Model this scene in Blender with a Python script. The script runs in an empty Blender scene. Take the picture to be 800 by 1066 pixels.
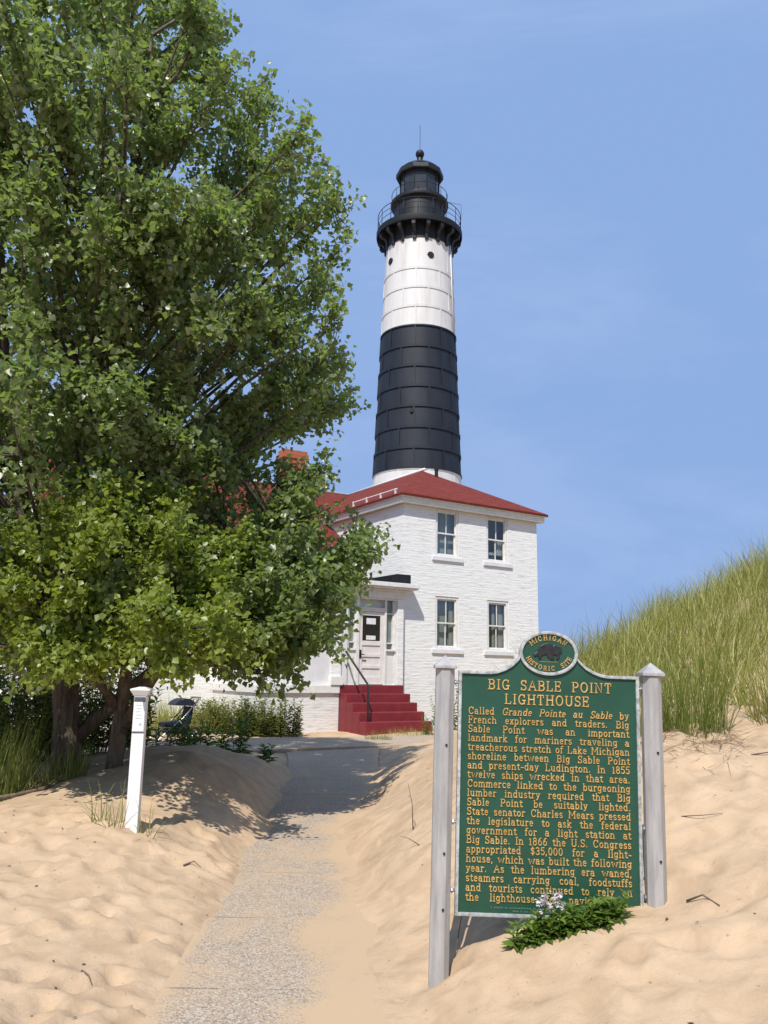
import bpy, math, random
import numpy as np
from mathutils import Matrix, Vector

R = math.radians
random.seed(7)
rng = np.random.default_rng(11)
S = bpy.context.scene
COL = S.collection

# ------------------------------------------------------------------ camera, sky, sun, exposure
TH, RO = R(11.1), R(0.95)
cam = bpy.data.cameras.new('camera')
camo = bpy.data.objects.new('camera', cam)
COL.objects.link(camo)
S.camera = camo
cam.sensor_fit = 'VERTICAL'
cam.sensor_height = 36.0
cam.lens = 860.0 / 1066.0 * 36.0
cam.clip_start, cam.clip_end = 0.1, 20000.0
fw = Vector((0, math.cos(TH), math.sin(TH)))
u0 = Vector((0, -math.sin(TH), math.cos(TH)))
r0 = Vector((1, 0, 0))
rt = r0 * math.cos(RO) + u0 * math.sin(RO)
up = u0 * math.cos(RO) - r0 * math.sin(RO)
m3 = Matrix((rt, up, -fw)).transposed()
camo.matrix_world = Matrix.Translation((0, 0, 1.6)) @ m3.to_4x4()

SUN_EL, SUN_AZ = R(53), R(194.5)          # azimuth clockwise from +Y
world = bpy.data.worlds.new('World')
S.world = world
world.use_nodes = True
wn, wl = world.node_tree.nodes, world.node_tree.links
wn.clear()
wo = wn.new('ShaderNodeOutputWorld')
bg = wn.new('ShaderNodeBackground')
bg.inputs[1].default_value = 0.105
sky = wn.new('ShaderNodeTexSky')
sky.sky_type = 'NISHITA'
sky.sun_disc = False
sky.sun_elevation = SUN_EL
sky.sun_rotation = SUN_AZ
sky.air_density = 1.0
sky.dust_density = 0.3
sky.ozone_density = 2.5
# thin cirrus: wind-drawn streaks in the sky dome
tc = wn.new('ShaderNodeTexCoord')
mp = wn.new('ShaderNodeMapping')
mp.inputs['Rotation'].default_value = (0.1, 0.62, 0.2)
mp.inputs['Scale'].default_value = (0.8, 1.0, 3.2)
nz = wn.new('ShaderNodeTexNoise')
nz.inputs['Scale'].default_value = 1.7
nz.inputs['Detail'].default_value = 7
nz.inputs['Roughness'].default_value = 0.62
nz.inputs['Distortion'].default_value = 0.7
cr = wn.new('ShaderNodeValToRGB')
cr.color_ramp.elements[0].position = 0.44
cr.color_ramp.elements[0].color = (0, 0, 0, 1)
cr.color_ramp.elements[1].position = 0.72
cr.color_ramp.elements[1].color = (0.20, 0.20, 0.20, 1)
mx = wn.new('ShaderNodeMixRGB')
mx.inputs['Color2'].default_value = (5.0, 5.8, 7.7, 1)
hs = wn.new('ShaderNodeHueSaturation')
hs.inputs['Hue'].default_value = 0.512
hs.inputs['Saturation'].default_value = 1.08
wl.new(tc.outputs['Generated'], mp.inputs['Vector'])
wl.new(mp.outputs[0], nz.inputs['Vector'])
wl.new(nz.outputs[0], cr.inputs[0])
wl.new(sky.outputs[0], hs.inputs['Color'])
# summer lake haze evens the blue out from the horizon to the zenith
hz = wn.new('ShaderNodeMixRGB')
hz.inputs['Fac'].default_value = 0.975
hz.inputs['Color2'].default_value = (2.04, 3.20, 5.70, 1)
wl.new(hs.outputs[0], hz.inputs['Color1'])
wl.new(hz.outputs[0], mx.inputs['Color1'])
wl.new(cr.outputs[0], mx.inputs['Fac'])
wl.new(mx.outputs[0], bg.inputs[0])
wl.new(bg.outputs[0], wo.inputs[0])

sl = bpy.data.lights.new('sun', 'SUN')
sl.energy = 4.2
sl.angle = R(0.53)
sl.color = (1.0, 0.955, 0.88)
so = bpy.data.objects.new('sun', sl)
COL.objects.link(so)
sd = Vector((math.sin(SUN_AZ) * math.cos(SUN_EL), math.cos(SUN_AZ) * math.cos(SUN_EL), math.sin(SUN_EL)))
so.rotation_euler = sd.to_track_quat('Z', 'Y').to_euler()
so.location = sd * 60

S.view_settings.view_transform = 'Standard'
S.view_settings.look = 'None'
S.view_settings.gamma = 1.0
S.view_settings.use_curve_mapping = False
S.view_settings.exposure = 0.36
S.render.engine = 'CYCLES'
S.cycles.max_bounces = 8
S.cycles.transparent_max_bounces = 12
S.cycles.use_denoising = True

# ------------------------------------------------------------------ helpers
class MB:
    """collects geometry in local coordinates and links it as ONE mesh object"""
    def __init__(self, off=(0, 0, 0)):
        self.v, self.f, self.o = [], [], off

    def add(self, vs, fs):
        b = len(self.v)
        ox, oy, oz = self.o
        self.v += [(x + ox, y + oy, z + oz) for x, y, z in vs]
        self.f += [tuple(i + b for i in q) for q in fs]
        return self

    def box(self, x0, x1, y0, y1, z0, z1):
        return self.add([(x0, y0, z0), (x1, y0, z0), (x1, y1, z0), (x0, y1, z0), (x0, y0, z1), (x1, y0, z1), (x1, y1, z1), (x0, y1, z1)],
                        [(0, 3, 2, 1), (4, 5, 6, 7), (0, 1, 5, 4), (1, 2, 6, 5), (2, 3, 7, 6), (3, 0, 4, 7)])

    def quad(self, a, b, c, d):
        return self.add([a, b, c, d], [(0, 1, 2, 3)])

    def slab(self, pts, th):
        """polygon (counter-clockwise from above) given a thickness downwards"""
        n = len(pts)
        vs = list(pts) + [(x, y, z - th) for x, y, z in pts]
        fs = [tuple(range(n)), tuple(range(2 * n - 1, n - 1, -1))]
        fs += [(i, n + i, n + (i + 1) % n, (i + 1) % n) for i in range(n)]
        return self.add(vs, fs)

    def prism(self, pts, y0, y1):
        """outline in x,z (counter-clockwise seen from -y) extruded along y"""
        n = len(pts)
        vs = [(x, y0, z) for x, z in pts] + [(x, y1, z) for x, z in pts]
        fs = [tuple(range(n)), tuple(range(2 * n - 1, n - 1, -1))]
        fs += [(i, n + i, n + (i + 1) % n, (i + 1) % n) for i in range(n)]
        return self.add(vs, fs)

    def tube(self, path, rad, n=8, caps=True):
        P = [Vector(p) for p in path]
        if not hasattr(rad, '__len__'):
            rad = [rad] * len(P)
        vs, fs, prev = [], [], None
        for i, p in enumerate(P):
            t = (P[min(i + 1, len(P) - 1)] - P[max(i - 1, 0)]).normalized()
            if prev is None:
                a = Vector((0, 0, 1)) if abs(t.z) < .9 else Vector((1, 0, 0))
                nrm = t.cross(a).normalized()
            else:
                nrm = (prev - t * prev.dot(t)).normalized()
            prev = nrm
            b = t.cross(nrm)
            for k in range(n):
                an = 2 * math.pi * k / n
                q = p + (nrm * math.cos(an) + b * math.sin(an)) * rad[i]
                vs.append(tuple(q))
        for i in range(len(P) - 1):
            for k in range(n):
                k2 = (k + 1) % n
                fs.append((i * n + k, i * n + k2, (i + 1) * n + k2, (i + 1) * n + k))
        if caps:
            fs.append(tuple(range(n - 1, -1, -1)))
            fs.append(tuple(range((len(P) - 1) * n, len(P) * n)))
        return self.add(vs, fs)

    def lathe(self, prof, n=64, c=(0, 0), a0=0.0):
        """profile of (r, z) revolved about z"""
        vs, fs = [], []
        for r, z in prof:
            for k in range(n):
                an = a0 + 2 * math.pi * k / n
                vs.append((c[0] + r * math.cos(an), c[1] + r * math.sin(an), z))
        for i in range(len(prof) - 1):
            for k in range(n):
                k2 = (k + 1) % n
                fs.append((i * n + k, i * n + k2, (i + 1) * n + k2, (i + 1) * n + k))
        return self.add(vs, fs)

    def build(self, name, mat, parent=None, smooth=False, uv=False, bevel=0, auto=None):
        me = bpy.data.meshes.new(name)
        me.from_pydata(self.v, [], self.f)
        if uv:
            l = me.uv_layers.new(name='UVMap')
            for p in me.polygons:
                nx, ny, nzz = abs(p.normal.x), abs(p.normal.y), abs(p.normal.z)
                for li in p.loop_indices:
                    c = me.vertices[me.loops[li].vertex_index].co
                    l.data[li].uv = (c.x, c.y) if nzz > .75 else ((c.y, c.z) if nx > ny else (c.x, c.z))
        return link(me, name, mat, parent, smooth, bevel, auto)


def link(me, name, mat, parent=None, smooth=False, bevel=0, auto=None):
    if mat is not None:
        me.materials.append(mat)
    if smooth or auto:
        me.polygons.foreach_set('use_smooth', [True] * len(me.polygons))
    if auto:
        me.set_sharp_from_angle(angle=R(auto))
    me.update()
    o = bpy.data.objects.new(name, me)
    COL.objects.link(o)
    if parent is not None:
        o.parent = parent
    if bevel:
        b = o.modifiers.new('bevel', 'BEVEL')
        b.width = bevel
        b.segments = 2
        b.limit_method = 'ANGLE'
        b.angle_limit = R(40)
    return o


def np_mesh(name, verts, faces, mat, parent=None, smooth=False):
    """numpy vertices (n,3) and faces (m,k), all faces with k corners"""
    me = bpy.data.meshes.new(name)
    n, (m, k) = len(verts), faces.shape
    me.vertices.add(n)
    me.vertices.foreach_set('co', np.ascontiguousarray(verts, np.float32).ravel())
    me.loops.add(m * k)
    me.loops.foreach_set('vertex_index', np.ascontiguousarray(faces, np.int32).ravel())
    me.polygons.add(m)
    me.polygons.foreach_set('loop_start', np.arange(0, m * k, k, dtype=np.int32))
    me.polygons.foreach_set('loop_total', np.full(m, k, np.int32))
    me.update(calc_edges=True)
    me.validate()
    return link(me, name, mat, parent, smooth)


def tag(o, label=None, cat=None, group=None, kind=None):
    if label: o['label'] = label
    if cat: o['category'] = cat
    if group: o['group'] = group
    if kind: o['kind'] = kind
    return o


def empty(name, loc, label, cat, rz=0, group=None):
    o = bpy.data.objects.new(name, None)
    o.empty_display_size = .3
    COL.objects.link(o)
    o.location = loc
    o.rotation_euler = (0, 0, rz)
    return tag(o, label, cat, group)


def copy_tree(o, parent=None):
    c = o.copy()
    COL.objects.link(c)
    if parent is not None:
        c.parent = parent
    for ch in list(o.children):
        copy_tree(ch, c)
    return c


# ------------------------------------------------------------------ materials
def new_mat(name):
    m = bpy.data.materials.new(name)
    m.use_nodes = True
    nt = m.node_tree
    b = nt.nodes['Principled BSDF']
    return m, nt.nodes, nt.links, b


def noise(n, l, scale, detail=4, rough=.55, vec=None, dist=0):
    t = n.new('ShaderNodeTexNoise')
    t.inputs['Scale'].default_value = scale
    t.inputs['Detail'].default_value = detail
    t.inputs['Roughness'].default_value = rough
    t.inputs['Distortion'].default_value = dist
    if vec is not None:
        l.new(vec, t.inputs['Vector'])
    return t


def ramp(n, l, src, stops):
    r = n.new('ShaderNodeValToRGB')
    e = r.color_ramp.elements
    while len(e) < len(stops):
        e.new(0.5)
    for i, (p, c) in enumerate(stops):
        e[i].position = p
        e[i].color = (*c, 1) if len(c) == 3 else c
    l.new(src, r.inputs[0])
    return r


def bump(n, l, b, src, strength, dist, prev=None):
    bp = n.new('ShaderNodeBump')
    bp.inputs['Strength'].default_value = strength
    bp.inputs['Distance'].default_value = dist
    l.new(src, bp.inputs['Height'])
    if prev is not None:
        l.new(prev.outputs[0], bp.inputs['Normal'])
    l.new(bp.outputs[0], b.inputs['Normal'])
    return bp


def objco(n):
    return n.new('ShaderNodeTexCoord').outputs['Object']


def simple(name, c1, c2=None, scale=6, rough=.6, bumps=0.0, metal=0, stretch=None, spec=.5, detail=5, lo=.35, hi=.65):
    """worn, slightly mottled paint or metal"""
    m, n, l, b = new_mat(name)
    c2 = c2 or tuple(x * .8 for x in c1)
    v = objco(n)
    if stretch:
        mpn = n.new('ShaderNodeMapping')
        mpn.inputs['Scale'].default_value = stretch
        l.new(v, mpn.inputs['Vector'])
        v = mpn.outputs[0]
    t = noise(n, l, scale, detail, .6, v)
    r = ramp(n, l, t.outputs[0], [(lo, c1), (hi, c2)])
    l.new(r.outputs[0], b.inputs['Base Color'])
    b.inputs['Roughness'].default_value = rough
    b.inputs['Metallic'].default_value = metal
    b.inputs['Specular IOR Level'].default_value = spec
    if bumps:
        t2 = noise(n, l, scale * 6, 4, .6, v)
        bump(n, l, b, t2.outputs[0], bumps, .01)
    return m


def sand_material():
    m, n, l, b = new_mat('dune_sand')
    v = objco(n)
    t1 = noise(n, l, 1.1, 6, .6, v)
    r1 = ramp(n, l, t1.outputs[0], [(.30, (.445, .321, .208)), (.70, (.512, .376, .248))])
    t2 = noise(n, l, 260, 2, .7, v)
    r2 = ramp(n, l, t2.outputs[0], [(.28, (.62, .58, .54)), (.46, (1, 1, 1)), (.75, (1.08, 1.07, 1.05))])
    mxx = n.new('ShaderNodeMixRGB')
    mxx.blend_type = 'MULTIPLY'
    mxx.inputs[0].default_value = .55
    l.new(r1.outputs[0], mxx.inputs[1])
    l.new(r2.outputs[0], mxx.inputs[2])
    # small dark litter grains
    t3 = noise(n, l, 34, 3, .5, v)
    r3 = ramp(n, l, t3.outputs[0], [(.26, (.55, .47, .40)), (.31, (1, 1, 1))])
    t6 = noise(n, l, 4.6, 4, .55, v, .6)      # turned-up and settled patches
    r6 = ramp(n, l, t6.outputs[0], [(.40, (.90, .885, .87)), (.52, (1, 1, 1)), (.64, (1.05, 1.05, 1.06))])
    m6 = n.new('ShaderNodeMixRGB')
    m6.blend_type = 'MULTIPLY'
    m6.inputs[0].default_value = 1
    l.new(mxx.outputs[0], m6.inputs[1])
    l.new(r6.outputs[0], m6.inputs[2])
    mxx = m6
    m2 = n.new('ShaderNodeMixRGB')
    m2.blend_type = 'MULTIPLY'
    m2.inputs[0].default_value = .8
    l.new(mxx.outputs[0], m2.inputs[1])
    l.new(r3.outputs[0], m2.inputs[2])
    l.new(m2.outputs[0], b.inputs['Base Color'])
    b.inputs['Roughness'].default_value = .95
    b.inputs['Specular IOR Level'].default_value = .15
    t4 = noise(n, l, 6.5, 5, .55, v, .4)
    bp = bump(n, l, b, t4.outputs[0], .35, .05)
    t5 = noise(n, l, 120, 3, .7, v)
    bump(n, l, b, t5.outputs[0], .25, .006, bp)
    return m


def path_material():
    m, n, l, b = new_mat('exposed_aggregate')
    v = objco(n)
    vo = n.new('ShaderNodeTexVoronoi')
    vo.inputs['Scale'].default_value = 92
    l.new(v, vo.inputs['Vector'])
    sep = n.new('ShaderNodeSeparateColor')
    l.new(vo.outputs['Color'], sep.inputs[0])
    r = ramp(n, l, sep.outputs[0], [(0, (.20, .165, .135)), (.25, (.34, .285, .23)), (.55, (.45, .39, .325)), (.82, (.58, .52, .46)), (1, (.26, .19, .14))])
    # mortar of the path shows between the pebbles
    r2 = ramp(n, l, vo.outputs['Distance'], [(.25, (1, 1, 1)), (.62, (.82, .78, .72))])
    mu = n.new('ShaderNodeMixRGB')
    mu.blend_type = 'MULTIPLY'
    mu.inputs[0].default_value = 1
    l.new(r.outputs[0], mu.inputs[1])
    l.new(r2.outputs[0], mu.inputs[2])
    # blown sand lodged in the surface
    t = noise(n, l, 1.6, 7, .7, v, .5)
    # it lies thickest towards the banks and fills the gaps between pebbles first
    att = n.new('ShaderNodeAttribute')
    att.attribute_name = 'drift'
    a1 = n.new('ShaderNodeMath'); a1.operation = 'MULTIPLY_ADD'
    l.new(att.outputs['Fac'], a1.inputs[0]); a1.inputs[1].default_value = .34; l.new(t.outputs[0], a1.inputs[2])
    a2 = n.new('ShaderNodeMath'); a2.operation = 'MULTIPLY_ADD'
    l.new(vo.outputs['Distance'], a2.inputs[0]); a2.inputs[1].default_value = .36; l.new(a1.outputs[0], a2.inputs[2])
    r3 = ramp(n, l, a2.outputs[0], [(.62, (.12, .12, .12)), (.74, (.42, .42, .42)), (.90, (1, 1, 1))])
    mi = n.new('ShaderNodeMixRGB')
    l.new(r3.outputs[0], mi.inputs[0])
    l.new(mu.outputs[0], mi.inputs[1])
    mi.inputs[2].default_value = (.475, .342, .216, 1)
    l.new(mi.outputs[0], b.inputs['Base Color'])
    b.inputs['Roughness'].default_value = .85
    b.inputs['Specular IOR Level'].default_value = .25
    inv = n.new('ShaderNodeMath')
    inv.operation = 'SUBTRACT'
    inv.inputs[0].default_value = 1
    l.new(vo.outputs['Distance'], inv.inputs[1])
    ifm = n.new('ShaderNodeMath'); ifm.operation = 'SUBTRACT'; ifm.inputs[0].default_value = 1
    l.new(r3.outputs[0], ifm.inputs[1])
    ib = n.new('ShaderNodeMath'); ib.operation = 'MULTIPLY'
    l.new(inv.outputs[0], ib.inputs[0]); l.new(ifm.outputs[0], ib.inputs[1])
    bump(n, l, b, ib.outputs[0], .6, .008)
    return m


def brick_material(name, c1, c2, strength=.45, dirty=True):
    """many coats of white paint over uneven brick courses"""
    m, n, l, b = new_mat(name)
    uvn = n.new('ShaderNodeTexCoord').outputs['UV']
    t0 = noise(n, l, 2.8, 5, .6, uvn)
    sub = n.new('ShaderNodeVectorMath'); sub.operation = 'SUBTRACT'
    l.new(t0.outputs['Color'], sub.inputs[0]); sub.inputs[1].default_value = (.5, .5, .5)
    mul = n.new('ShaderNodeVectorMath'); mul.operation = 'MULTIPLY'
    l.new(sub.outputs[0], mul.inputs[0]); mul.inputs[1].default_value = (.09, .06, 0)
    add = n.new('ShaderNodeVectorMath'); add.operation = 'ADD'
    l.new(uvn, add.inputs[0]); l.new(mul.outputs[0], add.inputs[1])
    br = n.new('ShaderNodeTexBrick')
    br.inputs['Scale'].default_value = 1
    br.inputs['Brick Width'].default_value = .22
    br.inputs['Row Height'].default_value = .076
    br.inputs['Mortar Size'].default_value = .007
    br.inputs['Mortar Smooth'].default_value = 1.0
    br.inputs['Color1'].default_value = (1, 1, 1, 1)
    br.inputs['Color2'].default_value = (.72, .72, .72, 1)
    br.inputs['Mortar'].default_value = (.1, .1, .1, 1)
    l.new(add.outputs[0], br.inputs['Vector'])
    mpn = n.new('ShaderNodeMapping'); mpn.inputs['Scale'].default_value = (1.1, 5.5, 1)
    l.new(uvn, mpn.inputs[0])
    t1 = noise(n, l, 2.2, 6, .62, mpn.outputs[0])
    r1 = ramp(n, l, t1.outputs[0], [(.3, c1), (.52, c1), (.70, c2)])
    col = r1.outputs[0]
    if dirty:   # a few flaked spots where grey brick shows
        t2 = noise(n, l, 5.0, 5, .7, mpn.outputs[0])
        r2 = ramp(n, l, t2.outputs[0], [(.735, (0, 0, 0)), (.77, (.7, .7, .7))])
        mi = n.new('ShaderNodeMixRGB')
        l.new(r2.outputs[0], mi.inputs[0]); l.new(col, mi.inputs[1])
        mi.inputs[2].default_value = (.36, .33, .30, 1)
        col = mi.outputs[0]
    l.new(col, b.inputs['Base Color'])
    b.inputs['Roughness'].default_value = .55
    b.inputs['Specular IOR Level'].default_value = .3
    bp = bump(n, l, b, br.outputs['Color'], strength, .012)
    bump(n, l, b, t1.outputs[0], .5, .035, bp)
    return m


def shingle_material():
    m, n, l, b = new_mat('red_shingle')
    v = objco(n)
    mpn = n.new('ShaderNodeMapping'); mpn.inputs['Scale'].default_value = (1, 1, 7)
    l.new(v, mpn.inputs[0])
    t = noise(n, l, 3.2, 5, .65, mpn.outputs[0])
    r = ramp(n, l, t.outputs[0], [(.3, (.105, .021, .015)), (.55, (.165, .031, .022)), (.75, (.225, .058, .042))])
    l.new(r.outputs[0], b.inputs['Base Color'])
    b.inputs['Roughness'].default_value = .85
    b.inputs['Specular IOR Level'].default_value = .2
    w = n.new('ShaderNodeTexWave')
    w.wave_type = 'BANDS'; w.bands_direction = 'Z'; w.wave_profile = 'SAW'
    w.inputs['Scale'].default_value = 2.6
    l.new(v, w.inputs[0])
    bp = bump(n, l, b, w.outputs[0], .8, .03)
    t2 = noise(n, l, 90, 3, .7, v)
    bump(n, l, b, t2.outputs[0], .3, .01, bp)
    return m


def leaf_material(name, dark, mid, light, trans, rough=.38, spec=.5, under=None):
    m, n, l, b = new_mat(name)
    g = n.new('ShaderNodeNewGeometry')
    r = ramp(n, l, g.outputs['Random Per Island'], [(0, dark), (.5, mid), (1, light)])
    src = r.outputs[0]
    if under:      # the underside of the leaf is paler and duller
        mu = n.new('ShaderNodeMixRGB')
        l.new(g.outputs['Backfacing'], mu.inputs[0])
        l.new(src, mu.inputs[1])
        mu.inputs[2].default_value = (*under, 1)
        src = mu.outputs[0]
    l.new(src, b.inputs['Base Color'])
    b.inputs['Roughness'].default_value = rough
    b.inputs['Specular IOR Level'].default_value = spec
    tr = n.new('ShaderNodeBsdfTranslucent')
    tr.inputs[0].default_value = (*trans, 1)
    ms = n.new('ShaderNodeMixShader')
    ms.inputs[0].default_value = .42
    out = n['Material Output']
    l.new(b.outputs[0], ms.inputs[1])
    l.new(tr.outputs[0], ms.inputs[2])
    l.new(ms.outputs[0], out.inputs[0])
    return m


def bark_material(name, c1, c2):
    m, n, l, b = new_mat(name)
    v = objco(n)
    mpn = n.new('ShaderNodeMapping'); mpn.inputs['Scale'].default_value = (9, 9, 1.4)
    l.new(v, mpn.inputs[0])
    t = noise(n, l, 2.0, 6, .65, mpn.outputs[0], .6)
    r = ramp(n, l, t.outputs[0], [(.35, c1), (.65, c2)])
    l.new(r.outputs[0], b.inputs['Base Color'])
    b.inputs['Roughness'].default_value = .9
    bump(n, l, b, t.outputs[0], .9, .05)
    return m


def glass_material():
    m, n, l, b = new_mat('window_glass')
    out = n['Material Output']
    gl = n.new('ShaderNodeBsdfGlossy'); gl.inputs['Roughness'].default_value = .02
    tp = n.new('ShaderNodeBsdfTransparent'); tp.inputs[0].default_value = (.82, .86, .86, 1)
    ge = n.new('ShaderNodeNewGeometry')
    dt = n.new('ShaderNodeVectorMath'); dt.operation = 'DOT_PRODUCT'
    l.new(ge.outputs['Incoming'], dt.inputs[0]); l.new(ge.outputs['Normal'], dt.inputs[1])
    ab = n.new('ShaderNodeMath'); ab.operation = 'ABSOLUTE'; l.new(dt.outputs['Value'], ab.inputs[0])
    om = n.new('ShaderNodeMath'); om.operation = 'SUBTRACT'; om.inputs[0].default_value = 1; l.new(ab.outputs[0], om.inputs[1])
    p5 = n.new('ShaderNodeMath'); p5.operation = 'POWER'; l.new(om.outputs[0], p5.inputs[0]); p5.inputs[1].default_value = 5
    fr = n.new('ShaderNodeMath'); fr.operation = 'MULTIPLY_ADD'; l.new(p5.outputs[0], fr.inputs[0]); fr.inputs[1].default_value = .88; fr.inputs[2].default_value = .12
    t = noise(n, l, 1.3, 2, .5, objco(n))
    bp = n.new('ShaderNodeBump'); bp.inputs['Strength'].default_value = .08; bp.inputs['Distance'].default_value = .05
    l.new(t.outputs[0], bp.inputs['Height']); l.new(bp.outputs[0], gl.inputs['Normal'])
    ms = n.new('ShaderNodeMixShader')
    l.new(fr.outputs[0], ms.inputs[0]); l.new(tp.outputs[0], ms.inputs[1]); l.new(gl.outputs[0], ms.inputs[2])
    l.new(ms.outputs[0], out.inputs[0])
    return m


M = dict(
    sand=sand_material(), path=path_material(),
    brick=brick_material('painted_brick', (.77, .765, .745), (.62, .61, .59)),
    found=brick_material('painted_foundation', (.72, .71, .695), (.54, .53, .52), .45),
    roof=shingle_material(),
    trim=simple('white_trim', (.74, .73, .70), (.64, .62, .58), 9, .5, .1),
    panel=simple('porch_panel', (.70, .69, .70), (.63, .62, .63), 3, .5, .1),
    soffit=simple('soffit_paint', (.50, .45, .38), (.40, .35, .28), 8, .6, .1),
    door=simple('door_paint', (.72, .68, .65), (.65, .60, .57), 4, .45, .05),
    steps=simple('red_step_paint', (.200, .018, .026), (.150, .014, .020), 5, .55, .15),
    black=simple('black_iron', (.009, .010, .012), (.014, .016, .019), 7, .55, .1, spec=.3),
    towerw=simple('tower_white', (.61, .605, .595), (.49, .475, .45), 1.8, .5, .08, stretch=(1.6, 1.6, .16), lo=.45, hi=.75),
    towerb=simple('tower_black', (.008, .012, .020), (.014, .019, .029), 2.0, .6, .08, stretch=(1, 1, .35), spec=.35),
    towerlan=simple('lantern_black', (.010, .012, .016), (.017, .020, .025), 4, .5, .1, spec=.35),
    lglass=simple('lantern_pane', (.022, .026, .032), (.035, .04, .048), 2, .2),
    glass=glass_material(),
    curtain=simple('curtain', (.42, .42, .40), (.28, .28, .27), 9, .9, stretch=(9, 9, .2)),
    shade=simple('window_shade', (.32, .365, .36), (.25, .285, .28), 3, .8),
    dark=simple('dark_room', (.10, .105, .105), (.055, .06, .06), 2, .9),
    chim=brick_material('orange_brick', (.40, .12, .055), (.30, .09, .05), .6, False),
    alu=simple('weathered_aluminium', (.43, .42, .41), (.31, .30, .295), 3.5, .5, .12, metal=.15, stretch=(7, 7, 1)),
    rim=simple('rim_paint', (.43, .45, .45), (.20, .215, .21), 30, .6, .25, lo=.42, hi=.66),
    green=simple('marker_green', (.009, .058, .033), (.013, .070, .042), 5, .45, .08),
    gold=simple('gold_letter', (.60, .385, .13), (.48, .275, .075), 30, .5),
    faint=simple('faint_letter', (.10, .16, .12), (.08, .14, .10), 30, .6),
    bearm=simple('emblem_black', (.012, .012, .013), (.03, .028, .026), 30, .35),
    post=simple('vinyl_white', (.80, .80, .79), (.74, .74, .73), 5, .35),
    plate=simple('label_white', (.76, .79, .78), (.70, .74, .73), 40, .4),
    platetop=simple('label_dark', (.05, .055, .07), (.10, .10, .12), 60, .4),
    paper=simple('paper', (.75, .75, .74), (.6, .6, .6), 20, .8),
    bark=bark_material('cottonwood_bark', (.055, .042, .032), (.17, .135, .105)),
    twig=simple('dry_twig', (.10, .075, .055), (.17, .13, .10), 20, .9),
    leafA=leaf_material('cottonwood_leaf', (.085, .125, .028), (.145, .200, .050), (.235, .27, .12), (.29, .42, .07), .37, .65, (.215, .255, .13)),
    leafB=leaf_material('young_leaf', (.110, .165, .022), (.180, .235, .036), (.265, .295, .075), (.38, .48, .05), .40, .55),
    leafC=leaf_material('broad_leaf', (.055, .100, .022), (.085, .145, .030), (.130, .195, .048), (.15, .28, .035)),
    weed=leaf_material('weed_leaf', (.095, .125, .030), (.155, .175, .042), (.25, .24, .080), (.24, .28, .05), .6, .25),
    grass=leaf_material('marram_blade', (.13, .155, .026), (.29, .305, .072), (.56, .51, .24), (.36, .37, .06), .5, .35),
    grassg=leaf_material('green_blade', (.085, .125, .020), (.165, .205, .036), (.34, .33, .12), (.22, .29, .04), .5, .35),
    straw=leaf_material('straw', (.20, .15, .10), (.36, .28, .18), (.50, .42, .28), (.2, .16, .1), .7, .2),
    leafD=leaf_material('soapwort_leaf', (.085, .15, .028), (.135, .215, .042), (.20, .285, .07), (.24, .38, .05)),
    petal=leaf_material('white_petal', (.70, .66, .68), (.78, .76, .76), (.80, .72, .76), (.5, .45, .48), .6, .2),
    litter=simple('litter', (.07, .045, .03), (.16, .11, .08), 30, .9),
    water=simple('lake_water', (.02, .07, .11), (.03, .09, .13), .05, .12, .3),
    navy=simple('navy_fabric', (.010, .013, .028), (.018, .020, .036), 12, .8, .2),
    rubber=simple('tyre_rubber', (.02, .02, .02), (.03, .03, .03), 20, .7),
    chrome=simple('grey_tube', (.35, .36, .38), (.28, .29, .30), 20, .3, metal=.9),
)

# ------------------------------------------------------------------ terrain
def hash2(ix, iy, seed):
    h = (ix * 374761393 + iy * 668265263 + seed * 974634777) & 0xFFFFFFFF
    h = ((h ^ (h >> 13)) * 1274126177) & 0xFFFFFFFF
    return ((h ^ (h >> 16)) & 0xFFFF) / 65535.0


def vnoise(x, y, sc, seed=0):
    x, y = np.asarray(x, float) / sc, np.asarray(y, float) / sc
    ix, iy = np.floor(x).astype(np.int64), np.floor(y).astype(np.int64)
    fx, fy = x - ix, y - iy
    fx, fy = fx * fx * (3 - 2 * fx), fy * fy * (3 - 2 * fy)
    a, b = hash2(ix, iy, seed), hash2(ix + 1, iy, seed)
    c, d = hash2(ix, iy + 1, seed), hash2(ix + 1, iy + 1, seed)
    return (a * (1 - fx) + b * fx) * (1 - fy) + (c * (1 - fx) + d * fx) * fy - .5


def sstep(a, b, x):
    t = np.clip((np.asarray(x, float) - a) / (b - a), 0, 1)
    return t * t * (3 - 2 * t)


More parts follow.
